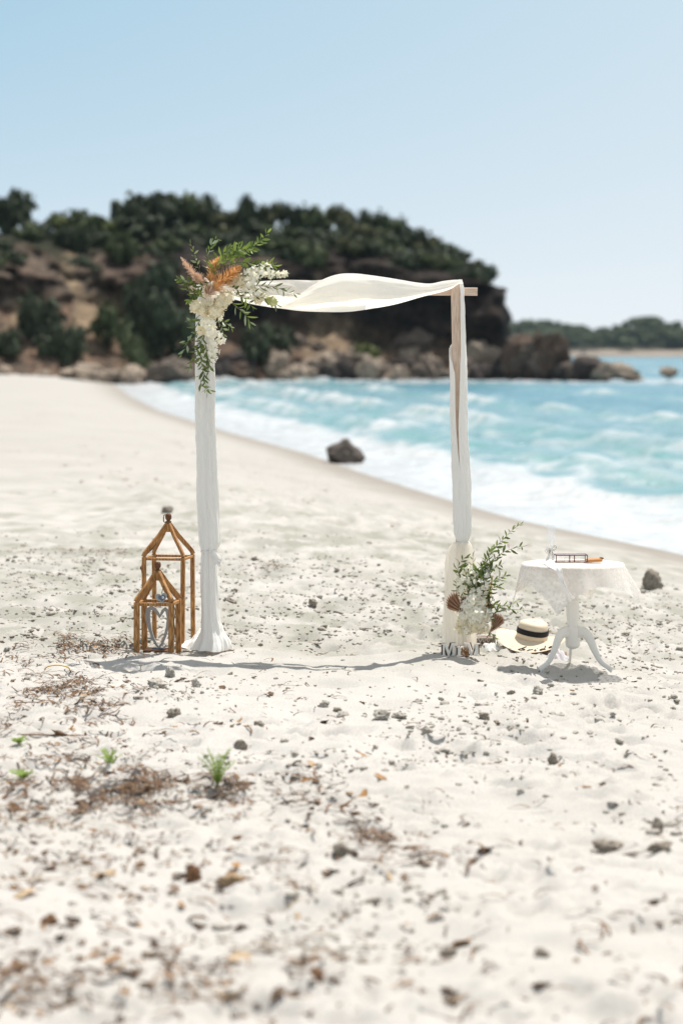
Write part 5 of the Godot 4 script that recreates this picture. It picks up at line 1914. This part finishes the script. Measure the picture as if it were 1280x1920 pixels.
func clods() -> void:
	var meshes := []
	for i in 6:
		meshes.append(rock_mesh(2 if i < 3 else 1, 5, 0.42, 400 + i))
	var all := []
	for i in 52000:
		# evenly over the picture's own depth so that the far sand is as rough as the near
		var py := 985.0 + 960.0 * pow(rng.randf(), 1.35)
		var d := F * EYE / (py - 660.0)
		var px := rng.randf_range(-120, 1400)
		var x := (px - 640.0) / F * d
		var u := shore_x(d) - x
		if u < 1.5:
			continue
		var patch := nd.get_noise_2d(x * 1.2 + 30.0, d * 1.2)
		var mid := ss(1240.0, 1190.0, py) * ss(1010.0, 1080.0, py)
		var keep := 0.05 + (0.75 + 1.6 * nr.get_noise_2d(x * 1.1, d * 0.6 + 40.0)) * mid + 0.9 * maxf(patch - 0.05, 0.0) - 0.2 * ss(1500, 1700, py)
		if px < 500.0 and py > 1250.0:
			keep -= 0.05
		if rng.randf() > keep:
			continue
		var s := exp(rng.randfn(-4.95, 0.46))
		if mid > 0.5:
			s *= 1.15
		s = minf(s, 0.036)
		var g := ground(x, d)
		var sq := rng.randf_range(0.4, 0.8)
		var tr := Transform3D(Basis(Vector3.UP, rng.randf() * TAU) * Basis(Vector3.RIGHT, rng.randf_range(-0.4, 0.4)), Vector3(x, g + s * sq * 0.22, -d)).scaled_local(Vector3(s * rng.randf_range(0.9, 1.5), s * sq, s))
		all.append([s / d, tr, rng.randi() % 6, rng.randf()])
	all.sort_custom(func(a, b): return a[0] > b[0])
	var n := 0
	var rest := [[], [], [], [], [], []]
	for q in all:
		if n < 270 and in_view(q[1].origin, -8.0):
			n += 1
			var o := lone("sand_clod", meshes[q[2] % 3], M.clod if q[3] < 0.88 else M.dark_clod, ("%s clod of dried sand %s" % ["small pale" if q[3] < 0.88 else "small darker", zone(640.0 + q[1].origin.x / -q[1].origin.z * F, 660.0 + (EYE - q[1].origin.y) / -q[1].origin.z * F)]), "clod", "sand clods scattered over the beach")
			o.transform = q[1]
		else:
			rest[q[2]].append(q[1])
	for k in 6:
		scatter("sand_crumbs", meshes[k], M.clod if k else M.dark_clod, rest[k], "countless small crumbs and clods of sand over the beach")

func litter() -> void:
	# curled scraps of dry leaf and bark
	var scraps := []
	for k in 5:
		var b := MB.new()
		var rows := []
		for j in 6:
			var s := j / 5.0
			var w := sin(PI * clampf(s * 0.9 + 0.08, 0, 1)) * (0.16 + 0.05 * k) * (1.0 + 0.3 * sin(s * 9.0 + k))
			var line := []
			for i in 4:
				var a := -1.0 + 2.0 * i / 3.0
				line.append(Vector3((s - 0.5), 0.05 + 0.16 * a * a * w * 3.0 + 0.12 * sin(s * 4.0 + k) , a * w + 0.10 * sin(s * 5.0 + k * 2.0)))
			rows.append(line)
		b.grid(rows)
		scraps.append(b.make())
	var twigs := []
	for k in 3:
		var b := MB.new()
		var pts := [Vector3(-0.5, 0.01, 0), Vector3(-0.2, 0.035 + 0.01 * k, 0.03 * k), Vector3(0.15, 0.02, -0.04), Vector3(0.5, 0.03, 0.02 * k)]
		b.tube(curve(pts, 8), [0.012, 0.013, 0.012, 0.011, 0.011, 0.010, 0.009, 0.006], 5)
		if k:
			b.tube([Vector3(0.1, 0.02, -0.03), Vector3(0.25, 0.06, -0.12 * k)], [0.008, 0.004], 4)
		twigs.append(b.make())
	# where the wrack lies: column, row, half width, half height, share
	var heaps := [[185, 1216, 75, 16, 1.0], [140, 1325, 120, 40, 1.0], [120, 1300, 60, 18, 0.8], [95, 1430, 150, 60, 1.0], [110, 1500, 90, 50, 0.9], [215, 1490, 80, 50, 0.5], [450, 1480, 80, 25, 0.8], [270, 1485, 70, 25, 0.7], [540, 1620, 110, 45, 0.55], [800, 1615, 80, 25, 0.6], [120, 1640, 120, 30, 0.6], [200, 1790, 130, 30, 0.5], [560, 1820, 130, 40, 0.4], [80, 1890, 120, 30, 0.5], [390, 1890, 120, 40, 0.4], [700, 1560, 60, 30, 0.35], [820, 1860, 160, 50, 0.3], [60, 1245, 70, 25, 0.4], [300, 1420, 240, 100, 0.5], [640, 1450, 300, 120, 0.25]]
	var mats := [M.dry, M.dry, M.dry_light, M.dry_dark, M.dry_pale]
	var far_label := "curled scrap of dry brown leaf or bark on the sand"
	var n := 0
	for i in 4000:
		var px := 0.0
		var py := 0.0
		if rng.randf() < 0.70:
			var h: Array = heaps[rng.randi() % heaps.size()]
			if rng.randf() > h[4]:
				continue
			px = h[0] + rng.randfn() * h[2] * 0.9
			py = h[1] + rng.randfn() * h[3] * 0.9
		else:
			px = rng.randf_range(0, 1280)
			py = rng.randf_range(1260, 1910)
			if px > 700 and rng.randf() < 0.5:
				continue
		if px < 4 or px > 1276 or py < 1225 or py > 1912:
			continue
		var p := on_sand(px, py)
		var s := exp(rng.randfn(-3.25, 0.42))
		var tone := rng.randi() % 5
		s = clampf(s, 0.018, 0.085) * (1.35 if py > 1520.0 else 1.0)
		var o := lone("dry_leaf", scraps[rng.randi() % 5], mats[tone], "%s curled leaf or bark scrap %s" % [["brown", "brown", "orange tan", "dark brown", "straw coloured"][tone], zone(px, py)], "leaf scrap", "dry leaf and bark scraps on the sand", p + Vector3(0, 0.002, 0))
		o.rotation = Vector3(rng.randf_range(-0.3, 0.3), rng.randf() * TAU, rng.randf_range(-0.3, 0.3))
		o.scale = Vector3(s, s * rng.randf_range(0.7, 1.4), s * rng.randf_range(0.7, 1.3))
		n += 1
		if n >= 290:
			break
	# the rest of the leaf litter, past counting
	var drift := [[], [], [], []]
	for i in 9000:
		var py := 1235.0 + 700.0 * pow(rng.randf(), 0.9)
		var d := F * EYE / (py - 660.0)
		var px := rng.randf_range(-60, 1340)
		var x := (px - 640.0) / F * d
		var share := 0.55 * ss(900.0, 150.0, px) + 0.13
		if nr.get_noise_2d(x * 1.3 + 5.0, d * 0.9) < 0.22 - 0.28 * ss(700.0, 100.0, px) or rng.randf() > share * 0.42:
			continue
		var l := clampf(exp(rng.randfn(-3.45, 0.45)), 0.014, 0.09)
		drift[rng.randi() % 4].append(Transform3D(Basis.from_euler(Vector3(rng.randf_range(-0.3, 0.3), rng.randf() * TAU, rng.randf_range(-0.3, 0.3))), Vector3(x, ground(x, d) + 0.003, -d)).scaled_local(Vector3(l, l * rng.randf_range(0.7, 1.4), l * rng.randf_range(0.6, 1.1))))
	for k in 4:
		scatter("leaf_litter", scraps[k], [M.dry, M.dry_dark, M.dry_light, M.dry][k], drift[k], "brown litter of dry leaf and bark strewn over the near sand")
	# named sticks: column, row, length in pixels, turn, tone, label
	for q in [[85, 1384, 170, 0.0, "dry", "long thin reddish stick lying across the left edge"], [85, 1322, 120, -0.12, "dry", "thin brown stick over the seaweed at the left"], [40, 1654, 180, 0.05, "dry_pale", "pale peeled stick at the left edge in the foreground"], [552, 1690, 90, 0.75, "dry_pale", "pale split stick slanting in the middle foreground"], [612, 1650, 60, 0.6, "dry_pale", "short pale stick above the slanting one"], [690, 1548, 42, 0.8, "dry_light", "short red brown piece of bark slanting upright in the middle"], [925, 1436, 50, -0.1, "dry_light", "thin straight reddish stick below the hat"], [60, 1890, 150, -0.45, "dry_dark", "dark curved stick in the bottom left corner"], [120, 1540, 70, -0.9, "dry_dark", "thin dark stalk bent on the sand at the left"], [540, 1618, 110, 0.0, "dry_light", "curled orange brown bark strip in the middle foreground"]]:
		var p := on_sand(q[0], q[1])
		var l: float = q[2] / F * -p.z
		var o := lone("twig", twigs[rng.randi() % 3], M[q[4]], q[5], "twig", "", p + Vector3(0, 0.004, 0))
		o.scale = Vector3(l, l * 0.7, l)
		o.rotation.y = q[3] * 1.6
	for i in 46:
		var h: Array = heaps[rng.randi() % heaps.size()]
		var px := clampf(h[0] + rng.randfn() * h[2] * 0.6, 6, 1270)
		var py := clampf(h[1] + rng.randfn() * h[3] * 0.6, 1228, 1900)
		var p := on_sand(px, py)
		var o := lone("twig", twigs[i % 3], [M.dry_dark, M.dry, M.dry_pale][rng.randi() % 3], "thin dry twig in the litter %s" % zone(px, py), "twig", "twigs in the beach litter", p + Vector3(0, 0.003, 0))
		var l := rng.randf_range(0.05, 0.2)
		o.scale = Vector3(l, l * 0.6, l)
		o.rotation.y = rng.randf() * TAU
	# fine shreds of seagrass
	var sb := MB.new()
	var rows := []
	for j in 5:
		var s := j / 4.0
		rows.append([Vector3(s - 0.5, 0.10 * sin(PI * s), -0.035 + 0.08 * sin(s * 4.0)), Vector3(s - 0.5, 0.12 * sin(PI * s), 0.035 + 0.08 * sin(s * 4.0))])
	sb.grid(rows)
	var shred := sb.make()
	var lists := [[], [], []]
	for i in 15000:
		var px := 0.0
		var py := 0.0
		if rng.randf() < 0.86:
			var h: Array = heaps[rng.randi() % (heaps.size() - 2)]
			if rng.randf() > h[4]:
				continue
			if h[1] > 1560 and rng.randf() < 0.8:
				continue
			px = h[0] + rng.randfn() * h[2] * 0.85
			py = h[1] + rng.randfn() * h[3] * 0.75
		else:
			px = rng.randf_range(-50, 1330)
			py = 1225.0 + 690.0 * rng.randf()
			if px > 600 and rng.randf() < 0.5:
				continue
		if py < 1190.0:
			continue
		var d := F * EYE / (py - 660.0)
		var x := (px - 640.0) / F * d
		if nr.get_noise_2d(x * 2.6, d * 1.5) < 0.02 and rng.randf() < 0.8:
			continue
		var l := rng.randf_range(0.02, 0.12)
		lists[rng.randi() % 3].append(Transform3D(Basis(Vector3.UP, rng.randf() * TAU) * Basis(Vector3.FORWARD, rng.randf_range(-0.3, 0.3)), Vector3(x, ground(x, d) + rng.randf_range(0.001, 0.014), -d)).scaled_local(Vector3(l, l, l * rng.randf_range(0.7, 1.6))))
	for k in 3:
		scatter("seagrass_litter", shred, [M.dry, M.dry_dark, M.dry][k], lists[k], "brown shreds of dry seagrass strewn over the sand")
	# faint lines of wrack farther up the beach
	var wl := []
	for i in 500:
		var row: Array = [[80, 1034, 90, 6], [200, 1036, 60, 5], [505, 1065, 40, 4], [1000, 1186, 30, 8], [240, 840, 200, 30], [900, 915, 40, 5]][rng.randi() % 6]
		var p := on_sand(row[0] + rng.randfn() * row[2] * 0.6, row[1] + rng.randfn() * row[3] * 0.6)
		var l := rng.randf_range(0.04, 0.12)
		wl.append(Transform3D(Basis(Vector3.UP, rng.randf() * TAU), p + Vector3(0, 0.004, 0)).scaled_local(Vector3(l, l, l)))
	for i in 900:
		var py := 730.0 + 290.0 * rng.randf()
		var d := F * (EYE + 0.15) / (py - 660.0)
		var x := (rng.randf_range(-80, 1000) - 640.0) / F * d
		if shore_x(d) - x < 2.6 or nd.get_noise_2d(x * 0.5, d * 0.2) < 0.0:
			continue
		var l := rng.randf_range(0.05, 0.24)
		wl.append(Transform3D(Basis(Vector3.UP, rng.randf() * TAU), Vector3(x, ground(x, d) + 0.01, -d)).scaled_local(Vector3(l, l * 0.8, l * 1.6)))
	scatter("dry_wrack", shred, M.dry, wl, "thin lines of dry wrack on the upper beach")
	# two bits of plastic
	var p := on_sand(108, 1264)
	var hoop := MB.new()
	var ring := []
	for i in 25:
		var a := PI * i / 24.0
		ring.append(Vector3(cos(a) * 0.075, sin(a) * 0.03, sin(a) * 0.02))
	hoop.tube(ring, [0.004], 6)
	lone("plastic_strap", hoop.make(), M.yellow, "yellow plastic strap arching out of the sand left of the lanterns", "strap", "", p)
	var chip := MB.new()
	chip.bar([Vector3(-0.010, 0.006, 0), Vector3(0.012, 0.014, 0.004)], 0.014, 0.008, 0.002)
	lone("plastic_chip", chip.make(false), M.blue, "tiny blue plastic chip in the seaweed below the lanterns", "plastic chip", "", on_sand(190, 1316))

func seedlings() -> void:
	# column, foot row, width, height, label
	for q in [[408, 1478, 70, 74, "bright green feathery seedling growing from the sand in the left foreground"], [207, 1438, 56, 34, "low green seedling left of the feathery one"], [150, 1446, 44, 18, "small green sprout at the left of the low seedling"], [44, 1460, 50, 16, "tiny green sprout near the left picture edge"], [36, 1398, 36, 12, "tiny green sprout above the other one at the left edge"]]:
		var p := on_sand(q[0], q[1])
		var k := 1.0 / F * -p.z
		var o := thing("seedling", q[4], "plant", "", p)
		for i in (15 if q[3] > 50 else 9):
			var a := TAU * i / 6.0 + rng.randf()
			var reach: float = q[2] * 0.5 * k * rng.randf_range(0.5, 1.05)
			var h: float = q[3] * k * rng.randf_range(0.55, 1.0) * (1.0 if i > 1 else 1.15)
			if i == 0:
				reach *= 0.2
			var pts := curve([Vector3.ZERO, Vector3(cos(a) * reach * 0.4, h * 0.6, sin(a) * reach * 0.4), Vector3(cos(a) * reach, h, sin(a) * reach)], 10)
			var b := MB.new()
			b.tube(pts, [0.0018], 4)
			for j in range(2, 10):
				for s in [-1, 1]:
					var t: Vector3 = (pts[j] - pts[j - 1]).normalized()
					var side: Vector3 = t.cross(Vector3.UP).normalized() * s
					var dir: Vector3 = (side + t * 0.6 + Vector3(0, rng.randf_range(-0.2, 0.5), 0)).normalized()
					b.lens(pts[j], dir, dir.cross(Vector3(rng.randf(), 1, rng.randf())).normalized(), rng.randf_range(0.012, 0.024), 0.006, 0.1, 0.1)
			part(o, "frond", b.make(), M.seedling)
